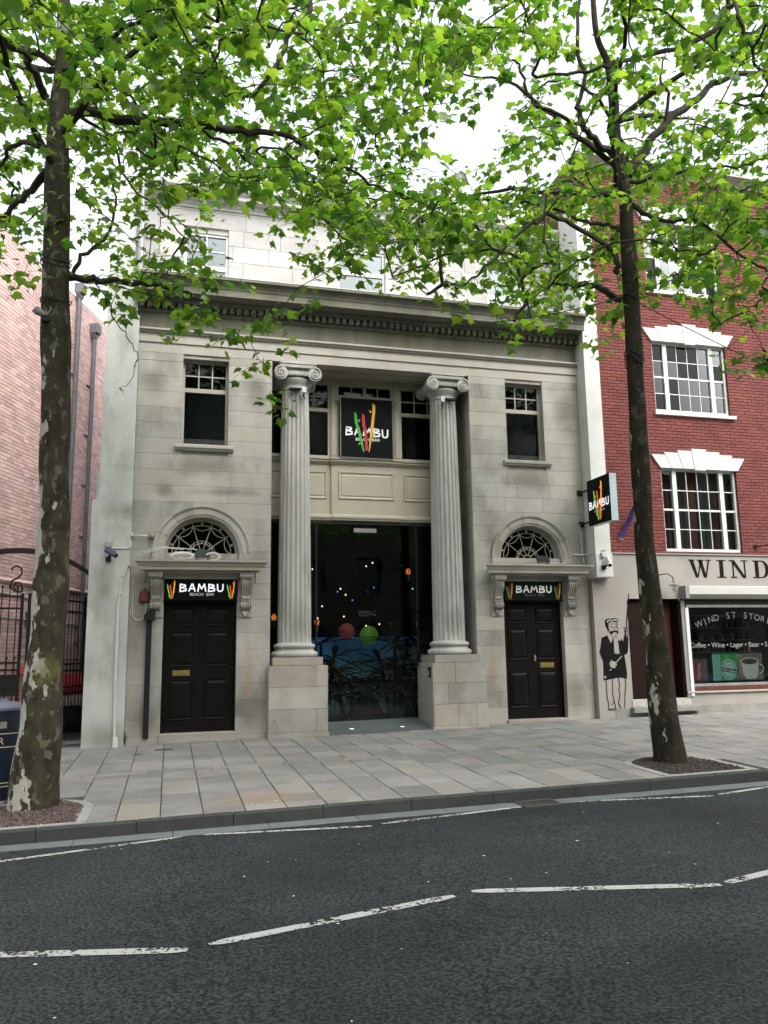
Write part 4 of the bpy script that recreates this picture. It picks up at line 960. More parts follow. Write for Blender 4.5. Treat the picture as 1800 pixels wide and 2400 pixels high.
# projecting sign on the white pilaster: its face looks along the street
xs = 8.60; ya, yb_, za, zb = -.46, -1.375, 3.985, 4.965
t = thing('projecting_sign', 'square projecting black sign on the white pilaster beside the brick wall', 'sign', (xs, -.4, 3.98))
mb = MB(); mb.box(xs,xs+.155,yb_,ya,za,zb); mb.build('sign_box', K['steel_edge'], t)
def side(m):                                                        # (x,z) drawing -> plane x = xs, read from the left
    return Matrix(((0,1,0,xs),(-1,0,0,0),(0,0,1,0),(0,0,0,1)))
mb = MB(); mb.box(.46-.0,1.375,-.004,.0,za,zb); f = mb; f.build('sign_face', K['black_board'], t, xf=side(0))
mb = bambu(MB(), .53,1.31, 4.33,.15,-.010, wob=(0,.03,.02,.03,.04)); mb.build('lettering', K['glow_letter'], t, xf=side(0))
mb = text(MB(), 'BEACH BAR', .055, (.93,-.007,4.235), width=.42); mb.build('lettering', K['white_letter'], t, xf=side(0))
o0 = len(bpy.data.objects)
cm = MB()
before = set(bpy.data.objects)
canes(.93, 4.06, .82, -.014, t, gm)
for o in set(bpy.data.objects)-before: o.data.transform(side(0))
for zz in (4.10,4.80):
    mb = MB(); mb.tube([(xs+.06,yb_+.6,zz),(xs+.06,.02,zz)],.022,8); mb.box(xs+.0,xs+.12,-.03,.0,zz-.06,zz+.06); mb.build('bracket', K['dark_plastic'], t)

# ---------------------------------------------------------------- fittings on the stone front
def cctv(name, label, base, face, bodymat, jb):
    t = thing(name, label, 'camera', tuple(base), 'security cameras on the bar front'); x,y,z = base
    mb = MB(); mb.block(x-jb,x+jb,z+.05,z+.05+2*jb,y-.07,y,.006); mb.build('junction_box', K['grey_plastic' if bodymat is K['navy_cam'] else 'white_plastic'], t)
    d = Vector(face).normalized(); c = Vector((x+.05,y-.14,z-.06))
    mb = MB(); mb.tube([c-d*.12,c-d*.12,c+d*.10,c+d*.13],[.02,.048,.048,.044],12); mb.tube([c+d*.10+Vector((0,0,.045)),c-d*.10+Vector((0,0,.048))],[.03,.035],6); mb.build('camera_body', bodymat, t, smooth=True)
    mb = MB(); mb.tube([c+d*.131,c+d*.134],[.036,.034],12); mb.build('lens', K['dark_glass'], t)
    mb = MB(); mb.tube([(x+.0,y,z-.15),(x+.0,y-.07,z-.16),(c-d*.02-Vector((0,0,.05)))[:]],.022,8); mb.lathe([(.05,z-.21),(.05,z-.12)],x,y-.03,10); mb.build('bracket', K['dark_plastic'], t)
K['navy_cam'] = mat('dark_blue_camera_housing', (.05,.055,.09), rough=.4)
p = aty(255,1290,-.16); cctv('security_camera','dark blue security camera on the grey rendered pier',(p[0],-.16,p[2]),(.9,-.5,-.55),K['navy_cam'],.055)
p = aty(1413,1312,-.39); cctv('security_camera','white security camera low on the white pilaster beside the shop',(p[0],-.39,p[2]),(-.2,-.7,-.6),K['white_plastic'],.05)
# white conduit and pipe on the pier
t = thing('conduit', 'white conduit running down the grey pier to the paving', 'pipe', (-.86,-.2,-.17))
P = lambda px,py,y=-.19: tuple(aty(px,py,y))
mb = MB(); mb.tube([P(300,1322),P(291,1345),P(284,1362),P(281,1385),P(280,1410)],.017,8); mb.build('upper_pipe', K['white_plastic'], t, smooth=True)
mb = MB(); mb.tube([P(277,1408,-.2),P(274,1500,-.2),P(270,1600,-.2),P(268,1735,-.2)],.026,10); mb.build('lower_pipe', K['white_plastic'], t, smooth=True)
mb = MB(); q = P(270,1735,-.2); mb.lathe([(.055,-.185),(.045,-.02),(.028,.0)],q[0],-.21,10); mb.build('foot', K['white_plastic'], t)
mb = MB()
for (px,py) in ((301,1327),(287,1352),(282,1395),(267,1661)): q = P(px,py); mb.box(q[0]-.025,q[0]+.025,-.205,-.158,q[2]-.012,q[2]+.012)
mb.build('clip', K['grey_metal'], t)
t = thing('conduit', 'thin white conduit from the dark blue camera to a lamp by the arch', 'pipe', (-.9,-.18,3.5))
mb = MB(); mb.tube([P(262,1285,-.18),P(303,1285,-.18),P(307,1280,-.18),P(308,1268,-.10)],.012,8); mb.tube([(-.74,-.05,3.66),(-.44,-.05,3.65)],.012,8); mb.build('pipe', K['white_plastic'], t, smooth=True)
mb = MB(); mb.box(-.77,-.73,-.19,0.02,3.62,3.70); mb.build('junction_box', K['white_plastic'], t)
mb = MB(); mb.lathe([(.02,3.60),(.055,3.62),(.06,3.66),(.04,3.70)],-.40,-.06,10); mb.build('lamp', K['grey_metal'], t)
# black downpipe beside the left door
t = thing('downpipe', 'black square downpipe beside the left door corbel', 'pipe', (-.39,-.06,-.06))
mb = MB(); mb.box(-.435,-.335,-.10,-.045,-.06,2.08); mb.build('pipe', K['black_metal'], t)
mb = MB(); mb.prism([(-.47,2.06),(-.30,2.06),(-.27,2.20),(-.29,2.26),(-.43,2.24),(-.48,2.14)],-.15,-.03); mb.build('hopper', K['black_metal'], t)
# red alarm box with its cable
t = thing('alarm_box', 'faded red alarm box in the shade left of the left door', 'alarm', (-.475,-.02,2.5))
mb = MB(); mb.block(-.575,-.395,2.40,2.60,-.085,-.0,.02); mb.prism([(-.53,2.60),(-.485,2.67),(-.44,2.60)],-.05,-.01); mb.build('case', K['alarm_red'], t)
mb = MB(); pts = [(-.46,-.03,2.40),(-.46,-.03,2.22)]+[(-.575+.115*math.cos(a),-.03,2.20+.13*math.sin(a)) for a in np.linspace(0,-PI,9)]+[(-.69,-.03,2.5),(-.70,-.03,2.85)]
mb.tube(pts,.006,5); mb.build('cable', K['cable'], t)
# cable coil and floodlights on the door hoods
t = thing('cable_coil', 'loose coil of white cable lying on the left door hood', 'cable', (DLX-.2,-.3,3.18))
mb = MB()
for k in range(4):
    r = rnd.uniform(.9,1.1); ph = rnd.random()
    mb.tube([(DLX-.37+.2*r*math.cos(a),-.33+.03*k-.02+.02*math.sin(2*a),3.235+.062*r*math.sin(a+ph*.3)+.01*k) for a in np.linspace(0,2*PI,20)],.0085,5)
for k in range(2): mb.tube([(DLX+.19+.14*math.cos(a)*(1-.2*k),-.33,3.245+.075*math.sin(a)*(1-.1*k)) for a in np.linspace(-1.9,3.4,16)],.0085,5)
mb.tube([(-.70,-.10,3.24),(-.55,-.2,3.33),(-.2,-.28,3.42),(.2,-.3,3.39),(.45,-.33,3.37)],.008,5); mb.tube([(-.70,-.10,3.22),(-.50,-.2,3.31),(-.15,-.28,3.40),(.2,-.3,3.37)],.008,5)
mb.tube([(.42,-.33,3.2),(.3,-.36,3.19),(.1,-.36,3.2)],.01,5); mb.build('cable', K['cable'], t, smooth=True)
for cx, lb, off, tl in ((DLX,'flat black floodlight on the left door hood beside white cable',.0,.0),(DRX,'tilted black floodlight on the right door hood',.12,.35)):
    t = thing('floodlight', lb, 'light', (cx+off,-.3,3.18), 'floodlights on the door hoods'); x = cx+off
    mb = MB(); w = .135
    vs = [(x-w,-.37,3.21),(x+w,-.37,3.21),(x+w+tl*.12,-.28+tl*.2,3.375),(x-w+tl*.12,-.28+tl*.2,3.375)]
    mb.add(vs+[(a,b+.06,c) for a,b,c in vs],[(0,1,2,3),(7,6,5,4)]+[(i,i+4,(i+1)%4+4,(i+1)%4) for i in range(4)]); mb.build('case', K['dark_plastic'], t)
    mb = MB(); mb.tube([(x-.1,-.3,3.18),(x-.1,-.31,3.25)],.012,6); mb.tube([(x+.1,-.3,3.18),(x+.1,-.31,3.25)],.012,6); mb.build('bracket', K['dark_plastic'], t)
mb = MB(); mb.tube([(DRX+.26+.05*k,-.34+.02*math.sin(k*1.7),3.20+.012*math.sin(k*2.3)) for k in range(8)],.012,5); tag(mb.build('cable_tangle', K['cable']), 'short tangle of pale cable on the right door hood', 'cable')
# thin conduit at the right end of the stone front
t = thing('conduit', 'white conduit from the right door hood to the low white camera', 'pipe', (8.6,-.05,3.5))
mb = MB(); mb.tube([(8.38,-.06,3.44),(8.62,-.06,3.42),(8.78,-.30,3.45),(8.93,-.40,3.50),(9.0,-.40,3.50)],.013,6); mb.tube([(8.62,-.06,3.42),(8.615,-.05,3.9),(8.60,-.03,4.1)],.008,6); mb.tube([(8.62,-.06,3.42),(8.63,-.1,3.18)],.008,6); mb.build('pipe', K['white_plastic'], t, smooth=True)
# spotlights under the capitals
for cx, lb, o in ((CLX,'white box spotlight under the left column capital',.12),(CRX,'white box spotlight under the right column capital',-.14)):
    t = thing('spotlight', lb, 'light', (cx+o,-.02,6.72), 'spotlights under the column capitals')
    mb = MB(); x = cx+o; mb.block(x-.045,x+.045,6.66,6.78,-.12,-.04,.008); mb.build('case', K['white_plastic'], t)
    mb = MB(); mb.tube([(x,-.06,6.66),(x,-.05,6.6),(x+.03,-.0,6.56)],.015,6); mb.tube([(x-.035+.035*math.cos(a),-.03,6.57+.045*math.sin(a)) for a in np.linspace(0,5.6,12)],.006,4); mb.build('bracket', K['dark_plastic'], t)
    x = cx-o*.15*3; mb = MB(); mb.box(x-.12,x+.12,-.06,.05,6.735,6.75); mb.box(x-.12,x+.12,-.06,.05,6.76,6.775); mb.build('grille', K['dark_plastic'], t)
# key box on the right pedestal, benchmark cut in the left one
t = thing('key_box', 'small black box on the inner side of the right pedestal', 'box', (5.06,-.05,1.0))
mb = MB(); mb.box(5.035,5.069,-.15,-.02,.90,1.10); mb.build('case', K['dark_plastic'], t)
mb = MB(); mb.box(5.03,5.035,-.125,-.045,.94,1.04); mb.build('cover', K['grey_plastic'], t)
mb = MB(); x = CLX-.565+.11; z = .19
mb.ribbon([(x-.045,z),(x+.045,z)],.010,-.2622,.002)
for dx in (-.05,0,.05): mb.ribbon([(x+dx*.25,z-.03),(x+dx,z-.10+.02*abs(dx)*10)],.010,-.2622,.002)
o = mb.build('bench_mark', K['stone_dark'], B); o['label'] = 'arrow-shaped bench mark cut into the left pedestal'

# ---------------------------------------------------------------- inside the glazed entrance
for (x,y,z,r,c,lb) in ((3.79,1.9,1.86,.185,(.55,.09,.11),'round red paper lantern inside the glazed entrance'),(4.26,1.75,1.77,.21,(.36,.70,.11),'round green paper lantern inside the glazed entrance'),(6.02,1.9,2.12,.17,(.12,.12,.2),'round dark blue paper lantern near the right column')):
    t = thing('paper_lantern', lb, 'lantern', (x,y,z), 'paper lanterns in the bar'); mb = MB(); n = 26
    prof = [(max(.03,r*math.sin(PI*(i+.5)/n))*(1 if i%2 else .965), z-r*math.cos(PI*(i+.5)/n)) for i in range(n)]
    mb.lathe(prof, x, y, 24); mb.build('shade', mat('lantern_paper', c, rough=.8, emit=c, es=.03), t, smooth=True)
    mb = MB(); mb.tube([(x,y,z+r),(x,y,4.88)],.004,4); mb.build('cord', K['wire'], t)
# printed beach screen: four boards
t = thing('beach_screen', 'folding screen printed with blue sky and green sea behind the glass', 'screen', (4.2,2.4,0))
m = bpy.data.materials.new('printed_beach'); m.use_nodes = True; N, L = m.node_tree.nodes, m.node_tree.links
g = N.new('ShaderNodeNewGeometry'); sx_ = N.new('ShaderNodeSeparateXYZ'); L.new(g.outputs['Position'], sx_.inputs[0])
cr = N.new('ShaderNodeValToRGB'); mr = N.new('ShaderNodeMapRange'); mr.inputs['From Max'].default_value = 1.75; L.new(sx_.outputs[2], mr.inputs['Value']); L.new(mr.outputs[0], cr.inputs[0])
e = cr.color_ramp.elements; e[0].color = (.28,.66,.48,1); e[1].position = 1; e[1].color = (.05,.27,.75,1)
for q,c in ((.345,(.25,.62,.46)),(.355,(.20,.25,.25)),(.385,(.24,.32,.36)),(.40,(.03,.05,.05)),(.44,(.03,.05,.05)),(.45,(.46,.66,.76)),(.65,(.15,.48,.78))):
    k = e.new(q); k.color = (*c,1)
L.new(cr.outputs[0], N['Principled BSDF'].inputs['Base Color']); N['Principled BSDF'].inputs['Roughness'].default_value = .5
ed = [3.05,3.62,4.22,4.82,5.62]
for a,b in zip(ed[:-1],ed[1:]):
    mb = MB(); mb.box(a+.006,b-.006,2.4,2.42,.03,1.75); mb.build('board', m, t)
mb = MB(); mb.prism([(3.95,.03),(4.75,.03),(4.42,.62),(4.26,.62)],2.396,2.399); mb.build('printed_jetty', mat('printed_planks',(.16,.14,.125),(.12,.105,.095),5,.7,zs=14), t)
# bamboo plants standing behind the glass
def bamboo(x, y, lb, stems, seed):
    r = random.Random(seed); t = thing('bamboo_plant', lb, 'plant', (x,y,0.01), 'bamboo plants behind the entrance glass')
    for (dx, h, lean) in stems:
        pts = [(x+dx*.25+(dx*.6+lean)*u*h*.5, y+r.uniform(-.02,.02), .05+h*u) for u in np.linspace(0,1,9)]
        mb = MB(); mb.tube(pts, [.05*(1-.45*i/8)*(1.1 if i%2 else 1) for i in range(9)], 7); mb.build('stem', K['bamboo_stem'], t)
    for (dx, h, lean) in stems:
        for tier in range(4 if h > 1.5 else 3):
            u = 1-.22*tier; c = Vector((x+dx*.25+(dx*.6+lean)*u*h*.5, y, .05+h*u))
            for k in range(10):
                a = 2*PI*k/10+r.uniform(-.3,.3); L_ = r.uniform(.45,.95); el = r.uniform(-.35,.7)
                d = Vector((math.cos(a), .55*math.sin(a), 0)); s_ = d.cross(Vector((0,0,1))).normalized(); vs = []
                for i in range(6):
                    v = i/5; w = .07*math.sin(PI*min(v*.92+.06,1))+.002
                    p = c+d*L_*v+Vector((0,0,L_*(math.sin(el)*v-.22*v*v)))
                    vs += [p+s_*w+Vector((0,0,w*.35)), p, p-s_*w+Vector((0,0,w*.35))]
                mb = MB(); mb.add(vs,[(3*i+j,3*i+j+1,3*i+j+4,3*i+j+3) for i in range(5) for j in (0,1)]); mb.build('leaf', K['bamboo_leaf'], t)
bamboo(4.62, 1.02, 'tallest bamboo plant, with upright canes in the middle of the entrance glass', [(0,1.95,.05),(.35,1.55,.05),(-.4,1.15,-.1)], 2)
bamboo(3.62, 1.04, 'bamboo plant leaning left against the left end of the entrance glass', [(-.3,1.0,-.25),(.2,.75,.1)], 5)
bamboo(3.05, 1.06, 'bamboo plant half hidden by the left column base', [(-.1,1.55,.1),(.2,1.25,.25)], 9)
bamboo(5.2, 1.05, 'bamboo plant beside the right pedestal behind the glass', [(.1,1.35,-.1),(-.3,.65,-.1)], 12)
for (x,z,lb,sd) in ((3.7,4.0,'hanging plant at the top left of the entrance glass',3),(4.9,3.3,'hanging plant on the right of the entrance glass',4)):
    r = random.Random(sd); t = thing('hanging_plant', lb, 'plant', (x,1.3,z), 'plants hung inside the entrance'); mb = MB(); mb.tube([(x,1.3,z),(x,1.3,4.9)],.006,4); mb.build('cord', K['wire'], t)
    for k in range(12):
        a = 2*PI*k/12; L_ = r.uniform(.4,.75); d = Vector((math.cos(a),.6*math.sin(a),0)); s_ = d.cross(Vector((0,0,1))).normalized(); vs = []
        for i in range(6):
            v = i/5; w = .03*math.sin(PI*min(v*.92+.06,1))+.002; p = Vector((x,1.3,z))+d*L_*v+Vector((0,0,L_*(.25*v-.7*v*v))); vs += [p+s_*w+Vector((0,0,w*.3)),p,p-s_*w+Vector((0,0,w*.3))]
        mb = MB(); mb.add(vs,[(3*i+j,3*i+j+1,3*i+j+4,3*i+j+3) for i in range(5) for j in (0,1)]); mb.build('leaf', K['bamboo_leaf'], t)
# fairy lights and bulbs
bl = {'w':(1,.72,.35),'p':(1,.5,.35),'b':(.12,.10,1),'g':(.1,.8,.3)}
BM = {k: mat('lit_bulb', (.8,.8,.8), emit=c, es=2.2) for k,c in bl.items()}
y = 2.3
pts = [(732,1334,'p'),(858,1327,'p'),(873,1319,'w'),(798,1380,'w'),(791,1387,'b'),(810,1394,'p'),(826,1407,'b'),(755,1421,'p'),(806,1445,'p'),(744,1449,'w'),(858,1467,'w'),(889,1463,'w'),(876,1377,'b'),(967,1380,'g')]
t = thing('fairy_lights', 'string of small coloured lights across the dark bar room', 'lights', (4.2,y,3.0))
wp = []
for px,py,c in pts:
    p = aty(px,py,y); mb = MB(); mb.ball(p,.017 if c in 'wp' else .014,8,6,1.2); mb.build('bulb', BM[c], t); wp.append(tuple(p))
wp.sort(); mb = MB()
mb.tube([(a,b+.03,c+.03) for a,b,c in wp],.003,3); mb.build('flex', K['wire'], t)
for px,py,lb in ((957,1341,'flame-coloured wall lamp glowing beside the right column'),(743,1459,'flame-coloured wall lamp glowing beside the left column'),(642,1448,'orange wall lamp in the gap left of the left column')):
    yy = 1.4; p = aty(px,py,yy); t = thing('wall_lamp', lb, 'lamp', tuple(p), 'wall lamps in the bar')
    mb = MB()
    for k in range(5): a = k*1.25; mb.tube([(p[0]+.03*math.cos(a),p[1]+.03*math.sin(a),p[2]-.05),(p[0]+.045*math.cos(a+.4),p[1]+.04*math.sin(a+.4),p[2]+.02),(p[0]+.02*math.cos(a),p[1]+.02*math.sin(a),p[2]+.08)],[.012,.016,.004],5)
    mb.build('flame_shade', mat('lit_orange_shade',(.6,.15,.02),emit=(1,.22,.03),es=.55) if 'lit_orange_shade' not in bpy.data.materials else bpy.data.materials['lit_orange_shade'], t)
    mb = MB(); mb.lathe([(.02,p[2]-.2),(.035,p[2]-.06),(.04,p[2]-.05)],p[0],p[1],8); mb.build('holder', K['grey_metal'], t)
for px,py,w,h,lb,m in ((861,1441,.20,.09,'small white notice plate inside the dark bar','dim_letter'),):
    p = aty(px,py,2.2); t = thing('notice', lb, 'notice', tuple(p)); mb = MB(); mb.box(p[0]-w,p[0]+w,2.2,2.215,p[2]-.035,p[2]+.03); mb.build('plate', K[m], t); mb = MB(); mb.box(p[0]-w,p[0]+w,2.2,2.215,p[2]+.045,p[2]+h); mb.build('rail', K['grey_plastic'], t)
# ---------------------------------------------------------------- red brick building with the corner shop
YB = -.12
R = thing('brick_building', 'red brick building with white sash windows above a cream corner shop', 'building', (12.5, YB, 0))
BX0, BX1, BZ1 = 9.14, 19.0, 12.75
WIN = [(3.53,5.46),(6.78,8.50),(9.76,11.55)]
WC, WW = 11.68, 1.0
WC2 = 15.9
holes = [(c-WW,c+WW,a,b) for a,b in WIN for c in (WC,WC2)]
mb = MB(); holes_wall(mb, BX0-.2, BX1, 3.45, BZ1, YB+.012, YB+.35, holes); mb.build('wall', K['mortar'], R)
# bricks
def in_hole(x0,x1,z0,z1):
    for c in (WC,WC2):
        for wi,(a,b) in enumerate(WIN):
            if z1 > a and z0 < b and x1 > c-WW and x0 < c+WW: return True
    return False
bricks = []
row = 0; z = 3.475
while z < BZ1-.02:
    x = BX0+.002 - (.1125 if row%2 else 0)
    while x < BX1 and x < 15.2:
        a, b = max(x, BX0+.002), x+.219
        segs = [(a,b)]
        for c in (WC,WC2):
            for (za,zb) in WIN:
                if z+.065 > za and z < zb: segs = [s for p,q in segs for s in ((p,min(q,c-WW)),(max(p,c+WW),q)) if s[1]-s[0] > .03]
        for p,q in segs: bricks.append((p,q,z))
        x += .225
    z += .075; row += 1
def bkey(b):
    px,py,d = project(np.array([(b[0]+b[1])/2, YB, b[2]])); return d[0]+(0 if 0 < px[0] < 1800 and py[0] > 700 else 50)
bricks.sort(key=bkey)
unit = MB(); unit.block(-.1075,.1075,-.0325,.0325,-.006,.02,.003); 
um = unit.build('brick', K['brick']).data; bpy.data.objects.remove(bpy.data.objects['brick'])
rest = MB(); n1 = 0
rb = random.Random(4)
tint = []
for p,q,z in bricks:
    yj = YB+rb.uniform(-.003,.003)
    if n1 < 298 and q-p > .2:
        o = link('brick', um, R); o.location = ((p+q)/2, yj, z+.0325); o.scale = ((q-p)/.215,1,1); n1 += 1
    else: rest.block(p,q,z,z+.065,yj-.006,YB+.02,.003)
rest.build('brick', K['brick'], R, kind='stuff')

def sash_window(c, z0, z1, head, sill, mt):
    y = YB+.09; x0, x1 = c-WW, c+WW
    wp = K['white_frame']; mb = MB(); f = .05; ms = .60
    for a,b in ((x0,x0+f),(x1-f,x1),(c-ms-.075,c-ms+.03),(c+ms-.03,c+ms+.075)): mb.box(a,b,y-.03,y+.06,z0,z1)
    mb.box(x0+f,x1-f,y-.025,y+.055,z1-.06,z1); mb.box(x0+f,x1-f,y-.025,y+.055,z0,z0+.07)
    w = mb.build('window', wp, R)
    gb = MB(); zm = (z0+z1)/2
    bays = [(x0+f,c-ms-.075,1),(c-ms+.03,c+ms-.03,4),(c+ms+.075,x1-f,1)]
    for a,b,n in bays:
        gb.box(a,b,y-.005,y+.04,zm-.022,zm+.022)
        za, zb = z0+.07, z1-.06
        rows = [za,(za+zm)/2,zm,(zm+zb)/2,zb]
        for k in (1,3): gb.box(a,b,y+.002,y+.032,rows[k]-.009,rows[k]+.009)
        for k in range(1,n): xx = a+(b-a)*k/n; gb.box(xx-.008,xx+.008,y+.004,y+.030,za,zb)
        for k in range(n):
            for j in range(4):
                p,q = a+(b-a)*k/n, a+(b-a)*(k+1)/n
                g = MB(); t = rb.uniform(-.0004,.0004); g.add([(p+.008,y+.016+t,rows[j]+.01),(q-.008,y+.016-t,rows[j]+.01),(q-.008,y+.014-t,rows[j+1]-.01),(p+.008,y+.014+t,rows[j+1]-.01)],[(0,1,2,3)]); g.build('pane', K['sash_glass'] if mt else K['glass'], w)
    gb.build('glazing_bar', wp, w)
    mb = MB(); mb.box(x0-.05,x1+.05,y+.5,y+.55,z0-.05,z1+.05); mb.build('backing', K['dark_room'], w)
    if not mt:
        mb = MB()
        for a,b in ((x0+.02,c-ms-.1),(c-ms+.02,c-.22),(c+.12,c+ms-.05),(c+ms+.1,x1-.02)):
            m = 24; vs = []
            for i in range(m+1): xx = a+(b-a)*i/m; vs += [(xx,y+.22+.025*math.sin(i*1.9),z0),(xx,y+.22+.02*math.sin(i*1.9+.5),z1)]
            mb.add(vs,[(2*i,2*i+2,2*i+3,2*i+1) for i in range(m)])
        mb.build('curtain', K['curtain'], w)
    if sill:
        mb = MB(); mb.sweepx([(y+.06,z0+.004),(YB-.06,z0-.012),(YB-.075,z0-.02),(YB-.075,z0-.09),(YB+.05,z0-.10)],x0-.06,x1+.11); mb.build('window_sill', K['white_paint'], w)
    if head:                                            # stepped voussoirs
        n = 7; wb = [x0-.03+(x1-x0+.06)*i/n for i in range(n+1)]; spread = .33
        hts = [.30,.36,.42,.50,.42,.36,.30]
        for i in range(n):
            fa = (wb[i]-c)/WW*spread; fb = (wb[i+1]-c)/WW*spread
            h = hts[i]; k = 3; zb = z1-.02-(.03 if i == 3 else 0)
            sc = h/.36
            g = MB(); d = .05+(.02 if i == 3 else .004*(3-abs(3-i)))
            g.prism([(wb[i]+.005,zb),(wb[i+1]-.005,zb),(wb[i+1]-.005+fb*sc*.75,zb+h),(wb[i]+.005+fa*sc*.75,zb+h)],YB-d,YB+.2); g.build('head_stone', K['white_paint'], w)
    return w
for c in (WC,WC2):
    sash_window(c, *WIN[0], True, False, False); sash_window(c, *WIN[1], True, True, True); sash_window(c, *WIN[2], True, True, True)
mb = MB(); mb.sweepx([(YB+.3,BZ1),(YB,BZ1),(YB-.05,BZ1+.05),(YB-.12,BZ1+.08),(YB-.30,BZ1+.12),(YB-.32,BZ1+.24),(YB+.3,BZ1+.3)],BX0-.2,BX1); mb.build('cornice', K['white_paint'], R)
mb = MB(); mb.box(BX0-.2,BX1,YB+.35,9,3.4,BZ1+.2); mb.build('rear_block', K['mortar'], R)
# rendered shop front
SY = YB-.02
mb = MB(); dh = [(9.60,10.87,.33,2.43),(10.9,14.6,.50,2.46)]
holes_wall(mb, 8.77, BX1, -.6, 3.44, SY, SY+.3, dh); mb.build('shop_front', K['cream_render'], R)
mb = MB(); mb.sweepx([(SY+.1,3.44),(SY-.02,3.44),(SY-.035,3.455),(SY-.03,3.475),(SY+.1,3.485)],9.2,BX1); mb.build('lead_strip', K['grey_metal'], R)
mb = MB(); mb.box(9.15,BX1,SY-.010,SY,-.5,.16); mb.build('plinth', mat('grey_plinth_render',(.24,.23,.205),(.17,.165,.15),2,.9,.2), R)
# black serif letters on the fascia
def serif(ch, x, z, h):
    u = h; mb = MB(); y = SY-.006
    def pl(*pts): mb.prism([(x+a*u,z+b*u) for a,b in pts], y, y+.005)
    if ch == 'W':
        pl((.10,.94),(.34,.94),(.60,0),(.44,0)); pl((.52,0),(.60,.0),(.86,.94),(.78,.94)); pl((.66,.94),(.90,.94),(1.13,0),(.96,0)); pl((1.04,0),(1.13,0),(1.36,.94),(1.27,.94))
        pl((0,.94),(.44,.94),(.44,1),(0,1)); pl((.58,.94),(1.0,.94),(1.0,1),(.58,1)); pl((1.12,.94),(1.46,.94),(1.46,1),(1.12,1))
    if ch == 'I': pl((.17,.06),(.42,.06),(.42,.94),(.17,.94)); pl((0,0),(.59,0),(.59,.06),(0,.06)); pl((0,.94),(.59,.94),(.59,1),(0,1))
    if ch == 'N':
        pl((.20,.06),(.29,.06),(.29,.92),(.20,.92)); pl((.14,.94),(.40,.94),(1.06,0),(.86,0)); pl((.97,.0),(1.06,.0),(1.06,.94),(.97,.94))
        pl((.05,0),(.46,0),(.46,.06),(.05,.06)); pl((0,.94),(.38,.94),(.38,1),(0,1)); pl((.80,.94),(1.22,.94),(1.22,1),(.80,1))
    if ch == 'D':
        pl((.16,.06),(.40,.06),(.40,.94),(.16,.94)); pl((0,0),(.60,0),(.60,.06),(0,.06)); pl((0,.94),(.60,.94),(.60,1),(0,1))
        a = np.linspace(-PI/2,PI/2,14)
        for p,q in zip(a[:-1],a[1:]):
            o = lambda t:(.58+.52*math.cos(t),.5+.5*math.sin(t)); i_ = lambda t:(.58+.27*math.cos(t),.5+.44*math.sin(t))
            pl(i_(p),o(p),o(q),i_(q))
    return mb
for ch,x in (('W',11.19),('I',11.93),('N',12.26),('D',12.885)): serif(ch, x, 2.945, .405).build('letter', K['ink'], R)
# roller shutter box and shop window
mb = MB(); mb.sweepx([(SY,2.74),(SY-.22,2.74),(SY-.23,2.72),(SY-.23,2.56),(SY-.10,2.475),(SY,2.47)],11.0,BX1-.3); sh = mb.build('shutter_box', mat('cream_shutter_paint',(.42,.42,.375),(.37,.37,.33),3,.6,stain=(.25,.24,.2),stain_sc=2,stain_lo=.58,stain_hi=.8), R)
mb = MB(); mb.prism([(10.905,2.47),(11.0,2.47),(11.0,2.745),(10.905,2.745)],SY-.235,SY); mb.build('end_cap', K['grey_metal'], sh)
mb = MB(); mb.box(10.92,14.6,SY+.02,SY+.1,2.36,2.46); mb.build('black_gap_strip', K['black_metal'], R)  # black metal strip across the top of the window opening
mb = MB(); y = SY+.04
mb.box(10.90,10.99,SY-.03,y+.06,.33,2.43); mb.build('shutter_guide', K['grey_metal'], R)
mb = MB(); mb.box(10.99,11.07,SY-.05,SY+.02,.36,2.27); mb.build('window_post', K['white_frame'], R)
mb = MB(); mb.box(11.06,14.6,y-.03,y+.03,2.28,2.34); mb.box(11.06,14.6,y-.03,y+.03,.56,.615); sw = mb.build('shop_window', K['grey_metal'], R)
g = MB(); g.box(11.06,14.6,y,y+.008,.615,2.28); g.build('pane', K['shop_glass'], sw)
mb = MB(); mb.box(11.03,14.6,SY-.03,y+.03,.47,.56); mb.build('sill', K['red_wood'], sw)
mb = MB(); mb.sweepx([(SY+.1,.47),(SY-.04,.46),(SY-.05,.44),(SY-.05,.42),(SY+.1,.41)],10.9,BX1-.4); mb.build('sill_course', K['cream_render'], R)
mb = MB(); mb.box(10.9,18,2.5,2.6,-.1,3.3); mb.box(10.85,10.95,.3,2.6,-.1,3.3); mb.box(10.9,18,.3,2.6,3.2,3.3); mb.box(10.9,18,.3,2.6,.3,.34); mb.build('shop_room', mat('shop_interior',(.04,.042,.045),(.06,.062,.066),.9,.9), R)
